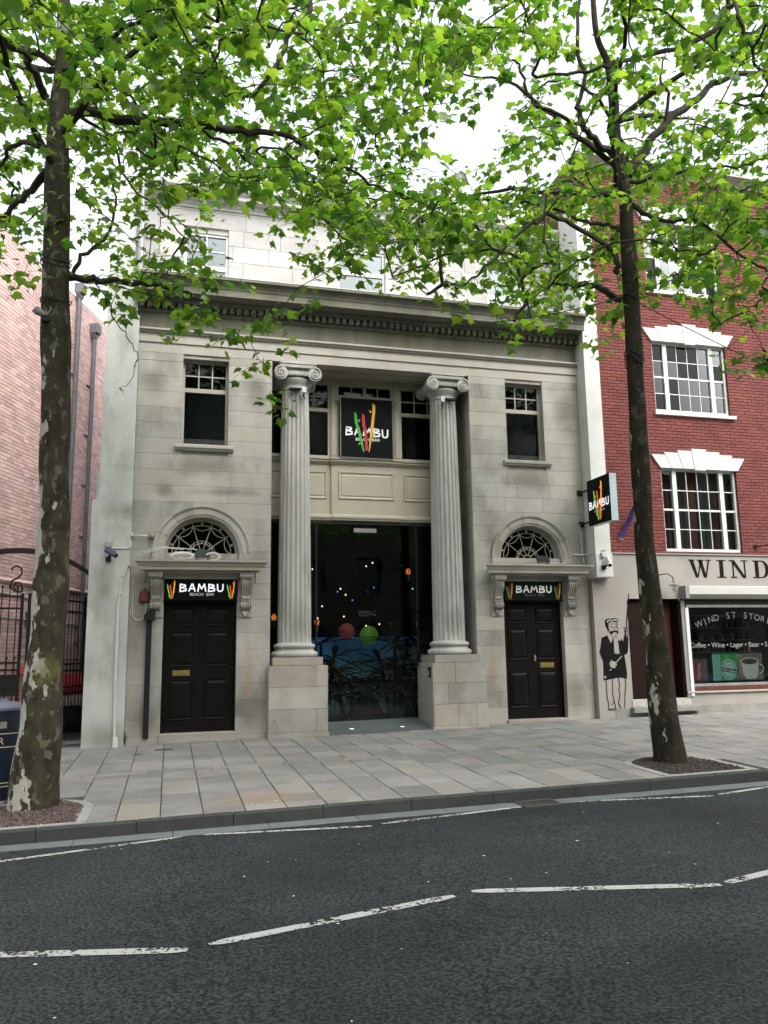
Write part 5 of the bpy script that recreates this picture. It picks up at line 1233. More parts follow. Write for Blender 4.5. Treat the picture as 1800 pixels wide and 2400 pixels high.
# lettering on the glass, the two posters and the stock inside
yl = y-.004
K['etched'] = mat('etched_lettering',(.11,.115,.115),rough=.7); mb = MB(); x = 11.33
s = 'WIND ST STORES'; xs0, xs1 = 11.40, 13.35
for i,ch in enumerate(s):
    if ch == ' ':
        mb.build('lettering', K['etched'], sw); mb = MB(); continue
    xx = xs0+(xs1-xs0)*i/(len(s)-1); u = (xx-(xs0+xs1)/2)/1.0; zz = 2.10-.20*u*u; a = -.42*u*.9
    text(mb, ch, .145, (xx,yl,zz-.06), ux=(math.cos(a),0,math.sin(a)), uz=(-math.sin(a),0,math.cos(a)))
mb.build('lettering', K['etched'], sw)
mb = MB(); text(mb, 'Coffee \u2022 Wine \u2022 Lager \u2022 Beer \u2022 S', .115, (11.10,yl,1.395), width=2.02, center=False); mb.build('lettering', K['dim_letter'], sw)
def poster(name, label, x0, x1, z0, z1, yy, m, grp='posters in the shop window'):
    t = thing(name, label, 'poster', ((x0+x1)/2,yy,z0), grp); mb = MB(); mb.box(x0,x1,yy,yy+.01,z0,z1); mb.build('sheet', m, t); return t
yy = y+.12
disc = lambda cx,cz,rx,rz,n=22,a0=0,a1=2*PI: [(cx+rx*math.cos(a),cz+rz*math.sin(a)) for a in np.linspace(a0,a1,n,endpoint=(a1-a0)<6.2)]
t = poster('poster','poster of a green beer bottle in the corner shop window',11.73,12.38,.66,1.25,yy,mat('mint_print',(.08,.18,.145),(.07,.15,.125),3,.6))
mb = MB(); mb.flat([(11.92,.66),(12.36,.66),(12.40,1.25),(11.97,1.25)][:3]+[(12.375,1.25),(11.95,1.25)],yy-.002); mb.build('print', mat('bottle_green',(.007,.06,.02),(.02,.17,.02),6,.4), t)
mb = MB(); mb.flat([(p[0]+.0,p[1]) for p in disc(12.15,.90,.205,.235)],yy-.003); mb.build('print', mat('label_mint',(.14,.22,.20),rough=.6), t)
mb = MB(); mb.flat(disc(12.15,.90,.175,.20),yy-.0035); mb.build('print', mat('label_green',(.012,.12,.055),rough=.6), t)
mb = MB(); mb.flat(disc(12.15,.90,.15,.172),yy-.004); mb.build('print', bpy.data.materials['label_mint'], t)
mb = MB(); mb.flat([(11.93,.955),(11.95,.87),(12.37,.80),(12.375,.885)],yy-.005); mb.build('print', K['ink'], t)
K['print_white'] = mat('printed_white',(.34,.35,.34),rough=.6); mb = MB(); text(mb,'Heineken',.062,(12.15,yy-.006,.852),ux=(.985,0,-.17),uz=(.17,0,.985),width=.40); mb.build('lettering', K['print_white'], t); mb = MB(); text(mb,'LAGER BEER',.03,(12.15,yy-.006,1.035),width=.2,bend=1.2); mb.build('lettering', K['print_white'], t)
mb = MB(); mb.flat([(12.15+(.032 if k%2 else .013)*math.sin(k*PI/5),.995+(.032 if k%2 else .013)*math.cos(k*PI/5)) for k in range(1,11)],yy-.006); mb.build('print', K['red'], t)
t = poster('poster','poster of a coffee cup at the right edge of the shop window',12.40,13.05,.66,1.25,yy,mat('coffee_print',(.03,.027,.024),(.12,.09,.045),2.2,.6))
mb = MB(); mb.flat([(12.47,1.07),(12.52,.78),(12.60,.68),(12.84,.68),(12.91,.78),(12.95,1.07)],yy-.002); mb.flat(disc(12.71,1.07,.245,.088),yy-.0025); mb.build('print', mat('cup_white',(.21,.20,.18),rough=.6), t)
mb = MB(); mb.flat(disc(12.71,1.07,.205,.066),yy-.003); mb.build('print', mat('coffee_brown',(.03,.015,.01),rough=.4), t)
mb = MB(); mb.tube([(12.93+.09*math.cos(a)+.03,yy-.003,.90+.10*math.sin(a)) for a in np.linspace(-1.9,1.9,12)],.018,5); mb.build('print', bpy.data.materials['cup_white'], t)
t = poster('poster','dark poster of a red drink can at the left of the shop window',11.12,11.60,.64,1.14,yy,mat('dark_print',(.03,.03,.032),rough=.6))
mb = MB(); mb.flat([(11.16,.68),(11.20,.66),(11.40,.66),(11.44,.68),(11.46,1.07),(11.42,1.10),(11.18,1.10),(11.14,1.07)],yy-.002); mb.build('print', mat('can_red',(.13,.012,.018),(.09,.008,.012),7,.4), t)
mb = MB(); text(mb,'Coca-Cola',.09,(11.40,yy-.004,.87),ux=(0.08,0,1),uz=(-1,0,.0),width=.36); mb.build('lettering', K['dim_letter'], t)
shelf = thing('shop_shelf', 'shelves of bottles and packets inside the corner shop', 'shelf', (12.6,1.7,.3))
for z in (1.25,1.55,1.85,2.15): mb = MB(); mb.box(11.9,14.2,1.6,1.9,z,z+.02); mb.build('board', K['grey_metal'], shelf)
for z in (1.27,1.57,1.87):
    for k in range(15):
        x = 11.98+k*.15; c = rb.choice(['brown_paint','red_wood','grey_metal','navy','stone_dark','brass']); t = None
        mb = MB(); h = rb.uniform(.12,.2); mb.lathe([(.045,z),(.045,z+h*.6),(.02,z+h*.8),(.02,z+h)],x,1.72,8)
        o = mb.build('bottle', K[c]); o['label'] = {'brown_paint':'dark brown','red_wood':'reddish brown','grey_metal':'grey','navy':'navy','stone_dark':'olive','brass':'golden'}[c]+' bottle on the '+{1.27:'lowest',1.57:'middle',1.87:'upper'}[z]+' shelf inside the corner shop'; o['category'] = 'bottle'; o['group'] = 'bottles on the shop shelves'
mb = MB(); mb.block(11.1,11.95,1.45,2.1,1.3,1.34,.01); tag(mb.build('notice_board', mat('blue_grey_board',(.10,.12,.15),rough=.6)), 'grey board standing inside the shop window at the left', 'board')
# shop door in its recess
mb = MB(); mb.box(9.58,9.62,SY,SY+.5,.33,2.43); mb.box(10.85,10.9,SY,SY+.5,.33,2.43); mb.box(9.6,10.87,SY,SY+.5,2.43,2.47); mb.box(9.6,10.87,SY+.5,SY+.56,.2,2.5); mb.build('door_recess', K['brown_paint'], R)
mb = MB(); mb.box(9.63,10.30,SY+.06,SY+.10,.335,2.42); d = mb.build('door', K['brown_paint'], R)
mb = MB(); mb.box(10.34,10.84,SY+.30,SY+.34,.335,2.42); d2 = mb.build('door', K['red_wood'], R)
mb = MB(); mb.tube([(10.42,SY+.24,1.38),(10.52,SY+.24,1.38)],.013,6); mb.build('handle', K['grey_metal'], d2)
mb = MB(); mb.block(9.55,11.0,.17,.33,SY-.02,SY+.5,.006); mb.build('door_step', K['stone_plinth'], R)
mb = MB(); mb.block(9.50,11.15,.06,.168,SY-.16,SY+.3,.006); mb.build('door_step', K['grey_metal'], R)
# lantern on a bracket
t = thing('lantern', 'small caged lantern on a curved bracket behind the right tree trunk', 'lamp', (10.6,SY-.3,2.72))
mb = MB(); mb.tube([(10.33,SY,2.92),(10.38,SY-.12,2.99),(10.48,SY-.24,3.0),(10.56,SY-.29,2.93),(10.58,SY-.3,2.82)],.011,6); mb.build('bracket', K['black_metal'], t)
mb = MB(); mb.lathe([(.025,2.82),(.03,2.79),(.12,2.755),(.12,2.745),(.03,2.76)],10.58,SY-.3,16); mb.build('lamp_shade', K['grey_metal'], t)
mb = MB(); mb.lathe([(.045,2.745),(.05,2.68),(.035,2.61),(.005,2.60)],10.58,SY-.3,12,cap=False); mb.build('globe', K['shop_glass'], t, smooth=True)
mb = MB()
for k in range(6): a = k*PI/3; mb.tube([(10.58+.052*math.cos(a),SY-.3+.052*math.sin(a),2.75),(10.58+.056*math.cos(a),SY-.3+.056*math.sin(a),2.68),(10.58,SY-.3,2.59)],.004,4)
mb.build('cage', K['grey_metal'], t)
t = thing('lamp_bracket', 'black swan-neck bracket on the brick wall at the right edge', 'bracket', (13.1,YB-.1,3.65))
mb = MB(); mb.box(12.98,13.05,YB-.03,YB,3.60,3.72); mb.tube([(13.0,YB-.02,3.66),(13.25,YB-.4,3.70),(13.5,YB-.7,3.72)],.014,6); mb.build('arm', K['black_metal'], t)
mb = MB(); mb.lathe([(.09,3.62),(.05,3.74),(.02,3.76)],13.5,YB-.7,12); mb.build('lamp_head', K['black_metal'], t)
# furled purple flag
t = thing('flag', 'furled purple flag on a short pole from the brick wall', 'flag', (9.9,YB-.05,3.9))
fq = [aty(1455,1257,YB-.02), aty(1462,1243,YB-.06), aty(1472,1226,YB-.12), aty(1483,1200,YB-.22), aty(1496,1176,YB-.38), aty(1510,1150,YB-.5)]
mb = MB(); mb.tube([tuple(fq[0]),tuple(fq[3]),tuple(fq[5])],.014,6); mb.build('pole', K['grey_metal'], t)
mb = MB(); mb.tube([tuple(p) for p in fq[:5]],[.07,.045,.06,.05,.055],9,jit=.5); mb.build('cloth', K['purple'], t, smooth=True)
q = fq[0]; mb = MB(); mb.box(q[0]-.05,q[0]+.05,YB-.02,YB,q[2]-.07,q[2]+.05); mb.build('wall_plate', K['white_plastic'], t)
# painted man on the wall
t = thing('mural', 'black and white wall painting of a capped bearded man holding a long pole', 'mural', (9.15,SY,.1))
sc_ = 230/1590; X0, Y0 = 1370, 1400
ym = SY-.003
def mp(pts): return [tuple(aty(X0+a*sc_, Y0+b*sc_, ym)[[0,2]]) for a,b in pts]
def fill(name, pts, m, dy=0): mb = MB(); mb.flat(mp(pts), ym-dy); mb.build(name, m, t)
wt = K['cream_render']
def strokes(name, ls, m, dy=.0006, h=.001):
    mb = MB()
    for w,l in ls: mb.ribbon(mp(l), w, ym-dy-h, h)
    mb.build(name, m, t)
fill('coat', [(275,655),(370,615),(420,730),(470,660),(590,660),(625,720),(640,615),(712,655),(705,880),(680,925),(645,930),(690,1215),(690,1320),(560,1300),(310,1350),(300,1040),(240,890),(262,780)], K['ink'])
fill('collar', [(360,605),(395,590),(465,660),(430,745)], wt, .001); fill('collar', [(520,630),(545,620),(590,670),(575,712),(540,680)], wt, .001)
fill('scarf', [(472,655),(535,655),(568,925),(540,900),(525,925),(505,905),(490,918),(480,860)], wt, .001)
fill('hand', [(420,1060),(450,1030),(500,1045),(525,1085),(520,1110),(490,1100),(505,1130),(500,1145),(440,1140),(412,1110)], wt, .001)
strokes('short_stick', [(.022,[(515,1050),(600,955)]),(.022,[(412,1183),(432,1160)]),(.012,[(397,1090),(440,1012)])], wt, .001)
fill('cap', [(325,400),(335,360),(380,342),(440,345),(500,332),(545,350),(545,385),(520,405),(450,395),(380,425),(350,440)], K['ink'])
fill('cap_top', [(360,375),(410,355),(440,360),(395,385),(370,410),(360,400)], wt, .001); fill('cap_top', [(440,372),(500,345),(535,360),(530,385),(480,378),(400,405)], wt, .001)
fill('hair', [(332,420),(378,430),(385,500),(395,550),(375,555),(360,500),(340,480)], K['ink'])
strokes('face', [(.012,[(385,430),(385,490),(410,555)]),(.012,[(525,405),(528,470),(545,530)]),(.008,[(410,445),(435,428),(465,432)]),(.008,[(490,432),(512,430),(522,450)]),(.008,[(420,480),(432,470),(450,478),(440,490),(420,480)]),(.008,[(495,475),(508,468),(520,478),(508,486),(495,475)]),(.008,[(470,480),(478,500),(462,515),(475,530),(495,525)]),(.010,[(430,620),(470,655),(540,640)]),(.010,[(505,600),(495,620)])], K['ink'])
fill('moustache', [(395,565),(430,548),(480,540),(530,538),(552,552),(545,590),(530,600),(520,570),(480,565),(450,590),(440,612),(418,590)], K['ink'])
fill('raised_hand', [(632,488),(650,490),(655,530),(668,560),(668,620),(645,620),(650,570)], K['ink'])
strokes('raised_hand', [(.010,[(672,540),(690,485),(708,500),(695,540)]),(.010,[(675,560),(705,545),(700,600),(680,610)]),(.010,[(668,610),(705,615),(700,640),(670,635)])], K['ink'])
strokes('pole', [(.026,[(708,60),(680,400)]),(.022,[(680,400),(640,930)]),(.020,[(715,-60),(708,60)])], K['ink'], .0012)
strokes('trouser_line', [(.020,[(350,1350),(368,1640),(385,1690),(395,1810)]),(.020,[(450,1325),(460,1600),(490,1720),(505,1800)]),(.018,[(395,1815),(500,1805)]),(.020,[(548,1305),(570,1430),(552,1490),(575,1560),(550,1720),(590,1810)]),(.020,[(655,1315),(670,1420),(655,1560),(652,1825)]),(.012,[(430,1760),(475,1690)]),(.012,[(560,1730),(590,1790)]),(.010,[(370,1828),(520,1830),(590,1830),(660,1820),(700,1800),(735,1830)])], K['ink'])
fill('badge', [(318,1275),(352,1275),(352,1312),(318,1312)], K['dim_letter'], .001)

# ---------------------------------------------------------------- the alley on the left
AX, AK = -3.3, .339
U = np.array([AK,1.0]); U /= np.linalg.norm(U); ang = math.atan2(U[1],U[0])
AM = Matrix.Translation((AX,0,0)) @ Matrix.Rotation(ang,4,'Z')       # local x runs along the wall into the alley; local -y faces the alley
A = thing('alley_building', 'pink brick building along the alley left of the grey pier', 'building', (AX,0,-.2))
AH = 9.6
mb = MB(); mb.box(-.2,14,.012,5,-.6,AH); mb.build('wall', K['pmortar'], A, xf=AM)
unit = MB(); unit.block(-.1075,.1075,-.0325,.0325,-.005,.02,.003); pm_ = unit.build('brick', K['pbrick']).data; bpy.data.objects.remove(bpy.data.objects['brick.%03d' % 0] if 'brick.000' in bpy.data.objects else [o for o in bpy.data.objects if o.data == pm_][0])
lst = []; z = -.2; row = 0
while z < AH-.1:
    x = -.2-(.1125 if row%2 else 0)
    while x < 6.5: lst.append((x,z)); x += .225
    z += .075; row += 1
def akey(b):
    w = AM @ Vector((b[0]+.1,0,b[1])); px,py,d = project(np.array(w)); ok = 0 < px[0] < 210 and 600 < py[0] < 1560 and not (70 < px[0] < 150)
    return d[0]+(0 if ok else 60)
lst.sort(key=akey); rest = MB(); n1 = 0
rotq = AM.to_quaternion()
for x,z in lst:
    yj = rb.uniform(-.003,.002)
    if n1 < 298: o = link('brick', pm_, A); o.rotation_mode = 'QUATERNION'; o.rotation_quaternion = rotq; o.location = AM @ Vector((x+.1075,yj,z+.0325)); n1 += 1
    else: rest.block(x,x+.215,z,z+.065,yj-.005,.02,.003)
z = -.2; row = 0
while z < AH-.1:                                                    # the end wall on the street
    yb2 = .03+(.1125 if row%2 else 0)
    while yb2 < 4.7: rest.box(-.207+rb.uniform(-.002,.002),-.18,yb2,yb2+.215,z,z+.065); yb2 += .225
    z += .075; row += 1
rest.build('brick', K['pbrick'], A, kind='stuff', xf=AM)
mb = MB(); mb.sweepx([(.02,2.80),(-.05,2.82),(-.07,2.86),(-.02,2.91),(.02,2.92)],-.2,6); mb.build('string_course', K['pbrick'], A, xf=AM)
def alley(px,py):
    r = ray(px,py); t = (AX+AK*CAMP[1]-CAMP[0])/(r[0]-AK*r[1]); return CAMP+r*t
def loc(px,py): p = AM.inverted() @ Vector(alley(px,py)); return p
# two drainpipes
for (pt,pb,lb,w) in (((179,687),(144.5,1500),'taller grey drainpipe on the pink brick wall just right of the left trunk',.055),((214,781),(190,1376),'shorter grey drainpipe with a square hopper nearest the grey pier',.05)):
    a, b = loc(*pt), loc(*pb); t = thing('drainpipe', lb, 'pipe', tuple(AM @ Vector((a.x,-.1,0))), 'drainpipes in the alley')
    mb = MB(); mb.tube([(a.x,-.09,-.1),(a.x,-.09,a.z)],w,10); mb.build('pipe', K['drain'] if 'drain' in K else K.setdefault('drain', mat('grey_drainpipe',(.15,.15,.16),(.11,.11,.12),5,.5)), t, xf=AM, smooth=True)
    mb = MB(); mb.box(a.x-.11,a.x+.11,-.2,-.0,a.z-.02,a.z+.2); mb.prism([(a.x-.11,a.z-.02),(a.x+.11,a.z-.02),(a.x+.05,a.z-.15),(a.x-.05,a.z-.15)],-.15,-.03); mb.build('hopper', K['drain'], t, xf=AM)
    mb = MB()
    for k in range(7): mb.box(a.x-.16,a.x+.07,-.03,.0,.5+k*1.2,.53+k*1.2)
    mb.build('pipe_clip', K['grey_metal'], t, xf=AM)
# cables, light, wall light box
t = thing('wall_cable', 'white cables run along the pink brick wall behind the gate', 'cable', tuple(AM @ Vector((1,0,2.6))))
mb = MB(); mb.tube([(-.2,-.02,2.66),(1.2,-.02,2.60),(2.4,-.02,2.55)],.022,5); mb.tube([(-.2,-.02,2.19),(1.9,-.02,2.15),(5,-.02,2.10)],.012,5); mb.build('cable', K['cable'], t, xf=AM)
p = loc(64,1452); t = thing('wall_light', 'white box light on the pink brick wall left of the trunk', 'light', tuple(AM @ Vector((p.x,0,p.z))))
mb = MB(); mb.block(p.x-.08,p.x+.08,p.z-.14,p.z+.16,-.13,-.03,.01); mb.build('case', K['white_plastic'], t, xf=AM); mb = MB(); mb.box(p.x-.1,p.x+.02,-.03,0,p.z-.14,p.z+.14); mb.build('back_plate', K['dark_plastic'], t, xf=AM)
# low dark lean-to at the back of the alley with a door
t = thing('lean_to', 'low dark brick lean-to at the back of the alley behind the gate', 'building', tuple(AM @ Vector((5,-1,0))))
mb = MB(); mb.box(4.2,7.5,-2.2,-.02,-.3,2.5); mb.build('wall', mat('dark_brick',(.075,.05,.048),(.055,.038,.037),6,.9,.3), t, xf=AM)
mb = MB(); mb.box(4.05,7.6,-2.3,-.02,2.5,2.75); mb.build('roof', K['black_metal'], t, xf=AM)
mb = MB(); mb.box(4.19,4.2,-1.15,-.45,-.2,1.9); mb.build('door', K['brown_paint'], t, xf=AM)
mb = MB(); mb.box(4.185,4.199,-.36,-.22,1.45,1.75); mb.build('notice', K['dim_letter'], t, xf=AM)
mb = MB(); mb.box(4.182,4.19,-.95,-.72,1.0,1.4); mb.build('door_notice', mat('blue_notice',(.05,.12,.42),rough=.6), t, xf=AM)
sheet('alley_floor', -4.6, -1.2, .25, 12, lambda x,y: zpave(x,0)+.006+.0*y, mat('setts',(.075,.075,.075),(.05,.05,.05),14,.8,.4,40), kind='structure')
t = thing('red_crate', 'red crate on the ground behind the right gate leaf', 'crate', (-2.0,2.9,-.15))
mb = MB(); mb.box(-2.25,-1.75,2.7,3.2,.62,1.05); mb.build('tray', mat('crate_red',(.35,.03,.05),rough=.6), t)
mb = MB(); mb.box(-2.25,-1.75,2.7,3.2,.40,.61); mb.build('lid', K['white_plastic'], t); mb = MB(); mb.box(-2.2,-1.8,2.75,3.15,-.15,.40); mb.build('stand', K['dark_plastic'], t)
# orange barriers
for (px,py0,py1,wd,lb) in ((45,1566,1700,.42,'orange plastic road barrier just left of the trunk behind the gate'),(22,1640,1700,.10,'narrow orange barrier post seen above the blue bin')):
    r = ray(px,py1); p = CAMP+r*((1.45-CAMP[1])/r[1]); q = aty(px,py0,1.45); t = thing('road_barrier', lb, 'barrier', (p[0],1.45,-.16), 'orange barriers in the alley')
    a, b = p[0]-wd/2, p[0]+wd/2; h0, h1 = -.15, q[2]
    mb = MB(); mb.box(a,b,1.42,1.48,h1-.10,h1); n = max(2,int(wd/.085))
    for k in range(n): xx = a+(b-a)*(k+.5)/n; mb.box(xx-.014,xx+.014,1.43,1.47,h0+.12,h1-.10)
    mb.box(a,b,1.42,1.48,h0+.45,h0+.52); mb.box(a,b,1.42,1.48,h0+.10,h0+.2); mb.build('panel', K['barrier'], t)
    mb = MB(); mb.box(a,a+min(.1,wd*.4),1.2,1.7,h0,h0+.1); mb.box(b-min(.1,wd*.4),b,1.2,1.7,h0,h0+.1); mb.build('foot', K['barrier'], t)
    mb = MB(); mb.box(a+.02,a+wd*.4,1.415,1.42,h1-.09,h1-.01); mb.build('reflector', K['white_letter'], t)

# ironwork: left leaf, right leaf, overthrow
def gate(name, label, p0, p1, zb, zt, low, nb):
    t = thing(name, label, 'gate', (*p0, zb), 'iron gates across the alley'); p0, p1 = np.array(p0), np.array(p1); L = np.linalg.norm(p1-p0); a = math.atan2(*(p1-p0)[::-1])
    M_ = Matrix.Translation((p0[0],p0[1],0)) @ Matrix.Rotation(a,4,'Z'); bm_ = K['black_metal']
    fr = MB()
    for x0,x1 in ((0,.05),(L-.05,L)): fr.box(x0,x1,-.025,.025,zb,zt)
    for z in (zt-.05,zt-.27,low+.15,low+.02,low-.30,low-.42,zb+.02,zb+.16): fr.box(.05,L-.05,-.02,.02,z-.018,z+.018)
    fr.build('frame', bm_, t, xf=M_)
    for k in range(nb):
        x = .05+(L-.1)*(k+.5)/nb; mb = MB(); mb.tube([(x,0,zb+.02),(x,0,zt+.10)],.010,5); mb.ball((x,0,zt+.125),.026,8,6); mb.build('bar', bm_, t, xf=M_)
    for k in range(nb*2):
        x = .05+(L-.1)*(k+.25)/(nb*2); mb = MB(); mb.tube([(x,0,zb+.02),(x,0,low+.22 if k%2 else low-.3)],.008,4)
        if k%2: mb.ball((x,0,low+.235),.02,6,5)
        mb.build('short_bar', bm_, t, xf=M_)
    return t, M_, L
g1, M1, L1 = gate('iron_gate', 'left leaf of black iron gate with an S scroll above the blue bin', (-3.75,.3), (-2.62,.3), -.05, 2.58, 1.18, 8)
mb = MB()
for pts in ([(-2.66,.3,2.6)]+[( -2.72+.075*math.cos(a),.3,2.72+.07*math.sin(a)) for a in np.linspace(.6,4.6,12)][:0]+[(-2.66,.3,2.68),(-2.70,.3,2.78),(-2.77,.3,2.78),(-2.81,.3,2.72),(-2.78,.3,2.66),(-2.74,.3,2.66)],
            [(-2.68,.3,2.61),(-2.80,.3,2.63),(-2.87,.3,2.72),(-2.84,.3,2.82),(-2.74,.3,2.87),(-2.68,.3,2.95),(-2.69,.3,3.04),(-2.77,.3,3.09),(-2.84,.3,3.06),(-2.86,.3,3.01)]): mb.tube(pts,.017,6)
mb.build('scroll', K['black_metal'], g1, smooth=True)
mb = MB(); mb.box(-3.7,-2.64,.285,.315,.78,1.12); mb.build('lock_plate', K['black_metal'], g1)
gate('iron_gate', 'right leaf of black iron gate swung inward beside the grey pier', (-2.52,.25), (-1.5,3.0), -.08, 2.58, 1.12, 20)
t = thing('gate_arch', 'curved black iron arch over the alley gates', 'arch', (-2.6,.35,2.9))
mb = MB(); a = np.linspace(-1,1,22); xs_ = [-2.75+1.42*u for u in a]; zt_ = [3.43-.46*u*u*(1+.25*u*u) for u in a]
for i in range(21): mb.prism([(xs_[i],zt_[i]-.10),(xs_[i+1],zt_[i+1]-.10),(xs_[i+1],zt_[i+1]),(xs_[i],zt_[i])],.33,.37)
mb.build('arch_bar', K['black_metal'], t)

# navy litter bin
t = thing('litter_bin', 'round navy blue litter bin with gold bands left of the trunk', 'bin', (-2.01,-4.45,-.25)); cx, cy = -2.01, -4.45
zb_ = zpave(cx,cy); mb = MB(); mb.lathe([(.285,zb_),(.29,zb_+.03),(.30,zb_+.05),(.30,zb_+1.06)],cx,cy,40); mb.build('body', K['navy'], t, smooth=True)
mb = MB(); mb.lathe([(.315,zb_+1.06),(.318,zb_+1.09),(.30,zb_+1.11),(.15,zb_+1.15),(.04,zb_+1.165),(.035,zb_+1.19),(.001,zb_+1.195)],cx,cy,40); mb.build('lid', K['bin_top'], t, smooth=True)
for z in (.16,.20,.62,.78):
    mb = MB(); mb.lathe([(.3015,zb_+z),(.303,zb_+z+.004),(.303,zb_+z+.008),(.3015,zb_+z+.012)],cx,cy,40,cap=False); mb.build('band', K['gold'], t)
mb = MB()
for i,ch in enumerate('LITTER'):                                     # wrapped round the drum
    a = -PI/2+.20-(5-i)*.30; nx, ny = math.cos(a), math.sin(a); text(mb, ch, .085, (cx+nx*.3025,cy+ny*.3025,zb_+.66), ux=(-ny,nx,0), uz=(0,0,1))
mb.build('lettering', K['gold'], t)
a = -PI/2+.24; mb = MB(); 
for k in range(6):
    b0, b1 = a-.22+.075*k, a-.22+.075*(k+1); vs = [(cx+.304*math.cos(b),cy+.304*math.sin(b),z) for b,z in ((b0,zb_+.84),(b1,zb_+.84),(b1,zb_+.97),(b0,zb_+.97))]; mb.add(vs,[(0,1,2,3)])
mb.build('slot', K['dark_room'], t)
mb = MB()
for k in range(4):
    b0, b1 = a-.12+.06*k, a-.12+.06*(k+1); vs = [(cx+.306*math.cos(b),cy+.306*math.sin(b),z) for b,z in ((b0,zb_+.85),(b1,zb_+.85),(b1,zb_+.93),(b0,zb_+.93))]; mb.add(vs,[(0,1,2,3)])
mb.build('stub_plate', K['grey_metal'], t)

# weeds
def weed(x,y,z,n,h,lb,seed,lm):
    r = random.Random(seed); t = thing('weed', lb, 'plant', (x,y,z), 'weeds growing on the stone building')
    st_ = MB()
    for k in range(n):
        a = r.uniform(0,2*PI); tip = Vector((x+h*.5*math.cos(a)*r.random(), y-abs(h*.3*math.sin(a)), z+h*r.uniform(.5,1))); st_.tube([(x,y,z),((x+tip.x)/2,(y+tip.y)/2-.02,z+h*.45),tip],.003,3)
        for j in range(7):
            u = .3+.1*j; p = Vector((x,y,z)).lerp(tip,u); s = r.uniform(.025,.05)*h/.4; b = r.uniform(0,6.3)
            d = Vector((math.cos(b),math.sin(b),r.uniform(-.3,.3))); e = d.orthogonal().normalized()*.4
            mb = MB(); mb.add([p,p+(d*.5+e)*s,p+d*s,p+(d*.5-e)*s],[(0,1,2,3)]); mb.build('leaf', lm, t)
    st_.build('stem', K['twig'], t)
weed(-.73,-.10,-.16,7,.26,'small green weed at the foot of the grey pier',3,K['leaf'])
weed(-.55,.5,8.85,12,1.0,'tall pale weed growing on the ledge at the left end of the attic',4,K['leaf'])
t = thing('vent_pipe', 'thin dark pipe rising at the left end of the attic', 'pipe', (-.84,.1,8.2)); mb = MB(); mb.tube([(-.84,-.2,8.1),(-.84,-.2,11.6)],.028,8); mb.build('pipe', K['drain'], t)

# row of buildings on the camera's side of the street (out of view; height set to block low sky and darken the window glass)
t = thing('unseen_terrace', 'unseen plain terrace across the street, added to block low sky', 'building', (0,-19.5,-.3))
mb = MB(); hs_ = [(x-.55,x+.55,z,z+1.7) for x in np.arange(-30,42,2.6) for z in (.9,4.0,7.0)]
holes_wall(mb,-34,46,-.6,9.5,-20.0,-19.2,hs_); mb.build('wall', K['stone_dark'], t)
mb = MB(); mb.box(-34,46,-20.3,-20.1,-.6,9.5); mb.build('pane', K['dark_glass'], t); mb = MB(); mb.box(-34,46,-20.2,-19.0,9.5,9.9); mb.build('cornice', K['cream_render'], t)
# ---------------------------------------------------------------- plane trees
DENS = ["999999876677788899","899999875688678899","799999655411665767","677888655201566667","652556665676788888","552321235788877887","224442111125765456","011231110001432013","000010100000000012"]
DG = np.array([[int(c) for c in r] for r in DENS], float)/9
def density(P):
    px, py, d = project(P)
    gx = np.clip(px/100-.5, 0, 16.999); gy = np.clip(py/100-.5, 0, 7.999)
    i, j = gx.astype(int), gy.astype(int); u, v = gx-i, gy-j
    D = DG[j,i]*(1-u)*(1-v)+DG[j,i+1]*u*(1-v)+DG[j+1,i]*(1-u)*v+DG[j+1,i+1]*u*v
    D = np.where(py > 880, 0, D); D = np.where(py < -50, .7, D)
    return D**1.5, px, py, d

# a lobed plane leaf: x-y outline folded along the midrib, stalk at the origin, about one unit wide
OUT = [(0,.0),(.16,-.04),(.30,-.16),(.34,.02),(.52,.10),(.40,.20),(.56,.46),(.34,.44),(.24,.56),(.16,.66),(.0,1.0)]
OUT = OUT + [(-x,y) for x,y in OUT[-2:0:-1]]
def leaf_geo(fold, droop, curl):
    vs = [(0,.36,0)]
    for x,y in OUT: vs.append((x, y, -fold*abs(x)-droop*(y-.3)**2*(1 if y>.3 else .4)+curl*x*y))
    n = len(OUT); return np.array(vs), [(0,1+i,1+(i+1)%n) for i in range(n)]
LEAVES = [leaf_geo(*p) for p in ((.25,.25,.1),(.45,.4,-.15),(.12,.15,.2),(.35,.6,.0))]
leaf_me = []
for V,F in LEAVES:
    me = bpy.data.meshes.new('leaf'); me.from_pydata(V.tolist(), [], F); me.materials.append(K['leaf']); leaf_me.append(me)

def pl(pts, y):                                            # (px,py[,depth]) -> 3-D points at about that depth
    return [tuple(aty(p[0],p[1],p[2] if len(p)>2 else y)) for p in pts]
def smooth_path(pts, n):
    P = np.array(pts); m = len(P); out = []
    for i in range(m-1):
        p0,p1,p2,p3 = P[max(i-1,0)],P[i],P[i+1],P[min(i+2,m-1)]
        for t in np.linspace(0,1,n,endpoint=False): out.append(.5*((2*p1)+(-p0+p2)*t+(2*p0-5*p1+4*p2-p3)*t*t+(-p0+3*p1-3*p2+p3)*t**3))
    out.append(P[-1]); return np.array(out)

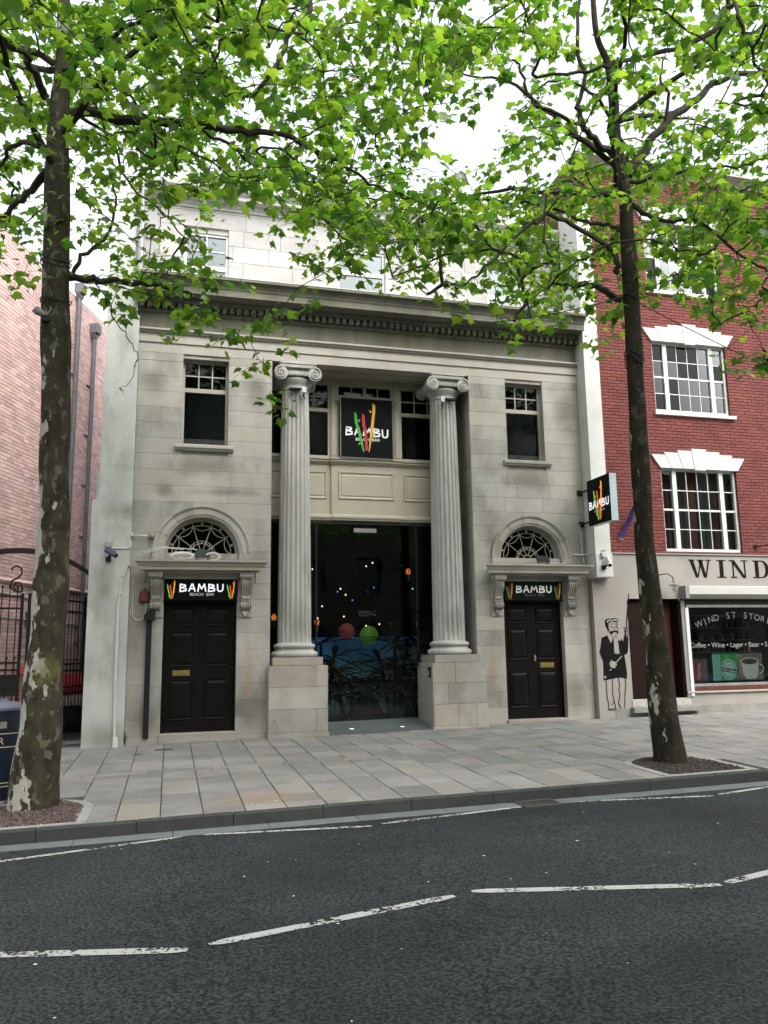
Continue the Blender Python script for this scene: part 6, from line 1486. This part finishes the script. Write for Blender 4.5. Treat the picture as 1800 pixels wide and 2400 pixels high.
def tree(label, base, trunk, trad, limbs, bark, seed, ncl, nout, centre, rad, zr, extra):
    r = np.random.RandomState(seed); rr = random.Random(seed)
    T = thing('plane_tree', label, 'tree', base, 'street plane trees')
    tp = smooth_path(trunk, 9); rad_t = np.interp(np.linspace(0,1,len(tp)), np.linspace(0,1,len(trad)), trad)
    mb = MB(); pts = [Vector(p) for p in tp]
    mb.tube(pts, list(rad_t), 24, jit=.2)
    for _ in range(26):                                    # short dead spurs and knots on the trunk
        i = rr.randrange(len(pts)//3, len(pts)); p = pts[i]; a = rr.uniform(0,6.28); d = Vector((math.cos(a),math.sin(a),rr.uniform(.0,.5)))
        mb.tube([p+d*rad_t[i]*.8, p+d*(rad_t[i]+rr.uniform(.02,.09))], [.014,.004], 4)
    mb.build('trunk', bark, T, smooth=True)
    nodes = [np.array(p) for p in tp[len(tp)//2:]]; nrad = list(rad_t[len(tp)//2:]*.8)
    for lp, r0, r1 in limbs:
        sp = smooth_path(lp, 5); sp[1:-1] += r.normal(0,.018,sp[1:-1].shape)
        rs = np.linspace(r0,r1,len(sp)); mb = MB(); mb.tube([Vector(p) for p in sp], list(rs), 9, jit=.25)
        for _ in range(7):
            i = rr.randrange(1,len(sp)); p = Vector(sp[i]); d = Vector((rr.uniform(-1,1),rr.uniform(-1,1),rr.uniform(-.6,1))).normalized(); mb.tube([p,p+d*rr.uniform(.05,.2)],[.007,.002],4)
        mb.build('branch', K['twig'] , T, smooth=True)
        nodes += list(sp); nrad += list(rs)
    # leaf clusters in the crown's volume
    tpx, tpy, td = project(tp[len(tp)//3:])
    lines = [(tpx, tpy, td)] + [project(smooth_path(l[0],6)) for l in limbs[:9]]
    def sample(n, want_in):
        out = []
        while len(out) < n:
            q = r.uniform(-1,1,(4000,3)); q = q[(q[:,0]**2+q[:,1]**2) < 1]
            P = np.empty_like(q); P[:,0] = centre[0]+q[:,0]*rad[0]; P[:,1] = centre[1]+q[:,1]*rad[1]; P[:,2] = zr[0]+(q[:,2]+1)/2*(zr[1]-zr[0])
            top = zr[1]-(zr[1]-zr[0])*.45*(q[:,0]**2+q[:,1]**2)
            D, px, py, d = density(P)
            inframe = (px > -60)&(px < 1860)&(py > -60)
            keep = (r.rand(len(P)) < D)&(P[:,2] < top)&(d > 4.2)&(inframe == want_in)
            if want_in:                                    # the inner wood is barer than the tips
                for lx,ly,ld in lines:
                    dd = np.hypot(px[:,None]-lx[None],py[:,None]-ly[None]); jj = dd.argmin(1)
                    keep &= ~((dd.min(1) < 42)&(d < ld[jj])&(r.rand(len(P)) < .85))
            out += list(P[keep])
        return out[:n]
    C_ = np.array(sample(ncl, True)+sample(nout, False)+[aty(*q) for q in extra])  # out-of-frame clusters are added to deepen the shade on the street
    # grow twigs: each cluster joins the nearest wood, the closest ones first
    N_ = np.array(nodes); kinds = [-1]*len(nodes)
    dist = np.array([np.min(np.linalg.norm(N_-c,axis=1)) for c in C_]); order = np.argsort(dist)
    allN = [n for n in nodes]; par = []; cidx = []
    A_ = np.zeros((len(nodes)+len(C_)*4,3)); A_[:len(nodes)] = N_; cnt = len(nodes); owner = [-1]*len(nodes)
    segs = []
    for k,ci in enumerate(order):
        c = C_[ci]; dv = A_[:cnt]-c; dd = np.linalg.norm(dv,axis=1)+.25*np.maximum(0, A_[:cnt,2]-c[2]-.2)
        j = int(np.argmin(dd)); p = A_[j]; mid = (p+c)/2+np.array([0,0,.10*np.linalg.norm(c-p)])+r.normal(0,.05,3)*min(1,np.linalg.norm(c-p))
        q1 = .5*(p+mid)+r.normal(0,.02,3); q2 = .5*(mid+c)+r.normal(0,.03,3)
        segs.append([p,q1,mid,q2,c, owner[j], k])
        for q in (q1,mid,q2,c): A_[cnt] = q; cnt += 1; owner.append(k)
    load = np.ones(len(segs))
    for k in range(len(segs)-1,-1,-1):
        o = segs[k][5]
        if o >= 0: load[o] += load[k]
    mb = MB()
    for s,ld in zip(segs,load):
        w = min(.0032*ld**.45, .03); mb.tube([Vector(x) for x in s[:5]], [w*1.15,w*1.1,w,w*.85,w*.6 if ld < 2 else w*.8], 4 if w < .009 else 6, cap=False)
    mb.build('twigs', K['twig'], T, kind='stuff')
    # leaves hang on short stalks along the twigs
    Ls = []
    for s_ in segs:
        path = np.array(s_[:5]); Lg = np.linalg.norm(path[4]-path[0]); n = rr.randint(7,11)+int(min(Lg,1.6)*5)
        lo = max(.25, 1-1.1/max(Lg,.3))
        for _ in range(n):
            u = (lo+(1-lo)*rr.random()**.8)*4; i = min(int(u),3); p = path[i]*(1-u+i)+path[i+1]*(u-i)
            az = rr.uniform(0,2*PI); st = rr.uniform(.05,.20); q = p+np.array([-math.sin(az)*st, math.cos(az)*st, rr.gauss(-.02,.05)])
            s = rr.choice([.065,.08,.10,.12,.14,.175])*rr.uniform(.85,1.15); tilt = rr.gauss(.5,.42); roll = rr.gauss(0,.4)
            Ls.append((q, s, az, tilt, roll, rr.randrange(4)))
    def lm(L_):
        c,s,az,tilt,roll,_ = L_
        return Matrix.Translation(Vector(c)) @ Matrix.Rotation(az,4,'Z') @ Matrix.Rotation(-tilt,4,'X') @ Matrix.Rotation(roll,4,'Y') @ Matrix.Diagonal((s*1.05,s,s,1))
    P = np.array([l[0] for l in Ls]); px,py,d = project(P); S_ = np.array([l[1] for l in Ls])
    inf = (px > 0)&(px < 1800)&(py > 0)&(py < 2400)
    size = np.where(inf, S_/d, 0); big = set(np.argsort(-size)[:296].tolist())
    allv, allf, tint = [], [], []; b = 0
    for i,l in enumerate(Ls):
        M_ = lm(l)
        if i in big: o = link('leaf', leaf_me[l[5]], T); o.matrix_local = M_; continue
        V,F = LEAVES[l[5]]; W_ = V @ np.array(M_.to_3x3()).T + np.array(M_.translation)
        allv.append(W_); allf.append(np.array(F)+b); tint.append(np.full(len(V), rr.random()**1.1)); b += len(V)
    V = np.concatenate(allv); F = np.concatenate(allf); me = bpy.data.meshes.new('leaf')
    me.vertices.add(len(V)); me.vertices.foreach_set('co', V.ravel()); me.loops.add(len(F)*3); me.loops.foreach_set('vertex_index', F.ravel())
    me.polygons.add(len(F)); me.polygons.foreach_set('loop_start', np.arange(0,len(F)*3,3)); me.polygons.foreach_set('loop_total', np.full(len(F),3))
    me.update(calc_edges=True); at = me.attributes.new('tint','FLOAT','POINT'); at.data.foreach_set('value', np.concatenate(tint).astype(np.float32)); me.materials.append(K['foliage'])
    o = link('leaf', me, T, kind='stuff')
    return T

def spurs(c, r0, n, z, L, seed):                            # limbs out of frame or toward the street
    r = random.Random(seed); out = []
    for k in range(n):
        a = 2*PI*k/n+r.uniform(-.3,.3); zz = z+r.uniform(-.3,1.6); l = L*r.uniform(.7,1.1)
        out.append(([(c[0],c[1],zz),(c[0]+.35*l*math.cos(a),c[1]+.35*l*math.sin(a),zz+.5),(c[0]+.7*l*math.cos(a+.1),c[1]+.7*l*math.sin(a+.1),zz+.85),(c[0]+l*math.cos(a),c[1]+l*math.sin(a),zz+1.0)],r0,.012))
    return out
yL, yR = -5.3, -5.42
trL = pl([(78,1893),(97,1700),(112,1480),(124,1270),(130,1000),(131,720),(132,480),(136,300),(143,190),(148,90),(152,-60),(160,-260)], yL); trL[0] = (trL[0][0],trL[0][1],-.32)
limL = [(pl([(150,278),(217,266,-5.5),(325,286,-5.7),(434,288,-5.9),(560,308,-6),(660,318,-6),(708,340,-6),(781,372,-5.8),(853,416,-5.6),(925,456,-5.4)],yL),.075,.012),
 (pl([(110,231),(80,170,-5.6),(40,116,-6),(-40,70,-6.3)],yL),.06,.03), (pl([(103,340),(36,338,-5),(0,390,-4.8),(-60,430,-4.6)],yL),.04,.015), (pl([(108,401),(61,456,-5.1),(0,510,-5),(-80,560,-5)],yL),.055,.02),
 (pl([(158,647),(217,656),(271,660,-5.2),(362,669,-5.1),(416,676,-5.0),(452,698,-4.9),(520,735,-4.8)],yL),.05,.010),
 (pl([(160,640),(200,598),(250,555,-5.1),(270,480,-5.0),(255,400,-4.9)],yL),.03,.010),
 (pl([(158,-240),(420,-260,-6),(640,-150,-6.4),(727,0,-6.6),(683,76,-6.6),(636,170,-6.5),(600,210,-6.4),(571,231,-6.3)],yL),.05,.02),
 (pl([(683,76,-6.6),(760,72,-6.6),(850,55,-6.6),(920,90,-6.5)],yL),.018,.007),(pl([(645,160,-6.5),(760,166,-6.5),(830,160,-6.4)],yL),.016,.006),
 (pl([(190,270),(260,330,-5.0),(300,420,-4.6),(380,500,-4.3),(440,560,-4.2)],yL),.025,.008),(pl([(430,288,-5.9),(520,330,-5.6),(610,400,-5.2),(700,470,-4.9),(800,540,-4.8)],yL),.025,.008),
 (pl([(140,180),(230,110,-6),(340,30,-6.8),(430,-80,-7.4)],yL),.04,.015),
 (pl([(560,735,-4.8),(585,780,-4.7),(600,830,-4.7),(640,880,-4.7),(655,930,-4.7)],yL),.006,.003),
 (pl([(217,656),(250,700),(265,745),(300,790),(318,830),(312,880),(280,910)],yL),.010,.003)]
limL += spurs(trL[-4], .05, 6, 8.0, 3.2, 1)
trR = pl([(1570,1787),(1548,1600),(1528,1420),(1511,1272),(1496,1000),(1481,708),(1470,560),(1461,430),(1444,325),(1436,217),(1424,150),(1400,90),(1390,0),(1385,-150)], yR); trR[0] = (trR[0][0],trR[0][1],-.2)
limR = [(pl([(1472,409),(1518,344),(1562,289),(1634,231),(1688,188),(1800,159),(1900,130)],yR),.085,.03), (pl([(1562,289),(1566,217,-5.6),(1545,180,-5.7),(1560,130,-5.8)],yR),.03,.012),
 (pl([(1450,380),(1402,336,-5.6),(1366,297,-5.7),(1359,235,-5.8),(1370,174,-5.9),(1352,90,-6),(1365,-40,-6)],yR),.06,.02), (pl([(1366,297,-5.7),(1300,265,-5.9),(1240,231,-6),(1214,155,-6.1),(1200,140,-6.1)],yR),.035,.012),
 (pl([(1247,174,-7),(1381,168,-7),(1453,143,-7),(1562,123,-7),(1670,72,-7.1),(1760,0,-7.2),(1850,-90,-7.2)],yR),.018,.05),
 (pl([(1472,427),(1525,421,-5.6),(1598,405,-5.8),(1724,390,-6),(1800,370,-6)],yR),.035,.012), (pl([(1480,480),(1530,510,-5.6),(1570,520,-5.8),(1634,517,-6),(1724,589,-6.1),(1800,640,-6.2)],yR),.04,.015),
 (pl([(1450,640),(1439,593,-5.5),(1395,560,-5.6),(1308,510,-5.9),(1272,506,-6),(1200,564,-6.1),(1120,640,-6.1),(1060,690,-6)],yR),.05,.010), (pl([(1455,540),(1435,528,-5.3),(1374,521,-5.1),(1260,480,-4.8),(1100,470,-4.5),(980,500,-4.3)],yR),.04,.010),
 (pl([(1457,701),(1395,674,-5.3),(1337,665,-5.2),(1272,672,-5.1),(1222,727,-5.0),(1205,752,-5.0)],yR),.06,.02),
 (pl([(1442,300),(1380,215,-6),(1300,190,-6.3),(1230,230,-6.6)],yR),.03,.01),(pl([(1700,560,-6.1),(1735,620,-6.2),(1720,690,-6.2),(1760,760,-6.2),(1790,820,-6.2)],yR),.010,.004)]
limR += spurs(trR[-4], .05, 6, 8.2, 3.4, 2)
tree('mottled plane tree with pale flaking bark beside the blue bin', trL[0], trL, [.295,.232,.194,.18,.176,.170,.16,.14,.11,.09,.07,.05], limL, K['bark'], 21, NCL_L, 650, (-.6,-6.2), (4.3,5.0), (5.3,11.6), [(430,790,-4.8),(505,812,-4.7),(535,790,-4.7),(606,852,-4.7),(545,888,-4.6),(622,935,-4.6),(670,960,-4.6),(735,708,-4.5),(252,692,-4.9),(300,735,-5),(472,748,-4.8),(560,772,-4.8),(400,705,-5),(350,690,-5)])
tree('plane tree with bark darkened for backlight in front of the corner shop and brick building', trR[0], trR, [.245,.180,.146,.138,.126,.122,.112,.10,.088,.078,.058,.05,.045,.03], limR, K['bark_backlit'], 33, NCL_R, 650, (6.4,-6.2), (5.4,5.0), (5.3,11.8), [(1165,748,-5),(1100,742,-5.4),(1235,752,-5),(1310,745,-5.2),(1742,835,-6.2),(1785,865,-6.2),(1440,765,-5.3),(1545,700,-5.3),(1060,720,-5.8),(1000,690,-5.8),(1690,760,-6.1)])

# lighting cables strung between the trees and tied round the trunks
def catenary(a, b, sag, n=24): return [tuple(np.array(a)*(1-u)+np.array(b)*u-np.array([0,0,sag*4*u*(1-u)])) for u in np.linspace(0,1,n)]
a = aty(163,642,-5.12); b = aty(1455,697,-5.45)
t = thing('cable', 'dark cable strung between the two tree trunks', 'cable', tuple(a))
mid = aty(890,764,-5.3); mb = MB(); m1 = np.array(mid)
pts = [(1-u)**2*np.array(a)+2*u*(1-u)*(2*m1-.5*(np.array(a)+np.array(b)))+u*u*np.array(b) for u in np.linspace(0,1,30)]
mb.tube([tuple(p) for p in pts], .008, 5); mb.build('flex', K['wire'], t)
def loop(mb, px, py, y, rr_, tilt=.06):
    c = aty(px,py,y); mb.tube([(c[0]+rr_*math.cos(q),c[1]+rr_*math.sin(q),c[2]+tilt*math.sin(q*2+1)+rnd.uniform(-.01,.01)) for q in np.linspace(0,2*PI,16)],.008,5)
mb = MB(); loop(mb,131,615,yL,.185); loop(mb,131,625,yL,.187); loop(mb,131,710,yL,.187,.03); loop(mb,1481,700,yR,.137); loop(mb,1486,830,yR,.14); loop(mb,1487,845,yR,.14,.1)
mb.tube([tuple(aty(108,615,-5.5)),tuple(aty(110,660,-5.52)),tuple(aty(118,700,-5.5))],.007,5); mb.build('tie', K['wire'], t)
t = thing('cable', 'dark cable running from the right trunk across the brick building', 'cable', tuple(aty(1497,710,yR)))
mb = MB(); mb.tube(catenary(aty(1497,710,-5.4), aty(1990,945,-5.6), .05), .008, 5); mb.build('flex', K['wire'], t)
p = aty(93,730,-5.45); t = thing('light_fitting', 'small grey spotlight strapped to the left trunk', 'light', tuple(p))
mb = MB(); mb.tube([(p[0]-.06,p[1]-.02,p[2]+.03),(p[0]-.02,p[1],p[2]),(p[0]+.06,p[1]+.02,p[2]-.03)],[.05,.055,.03],9); mb.build('case', K['grey_plastic'], t); mb = MB(); mb.box(p[0]+.02,p[0]+.12,p[1]-.02,p[1]+.06,p[2]-.12,p[2]-.05); mb.build('clamp', K['dark_plastic'], t)
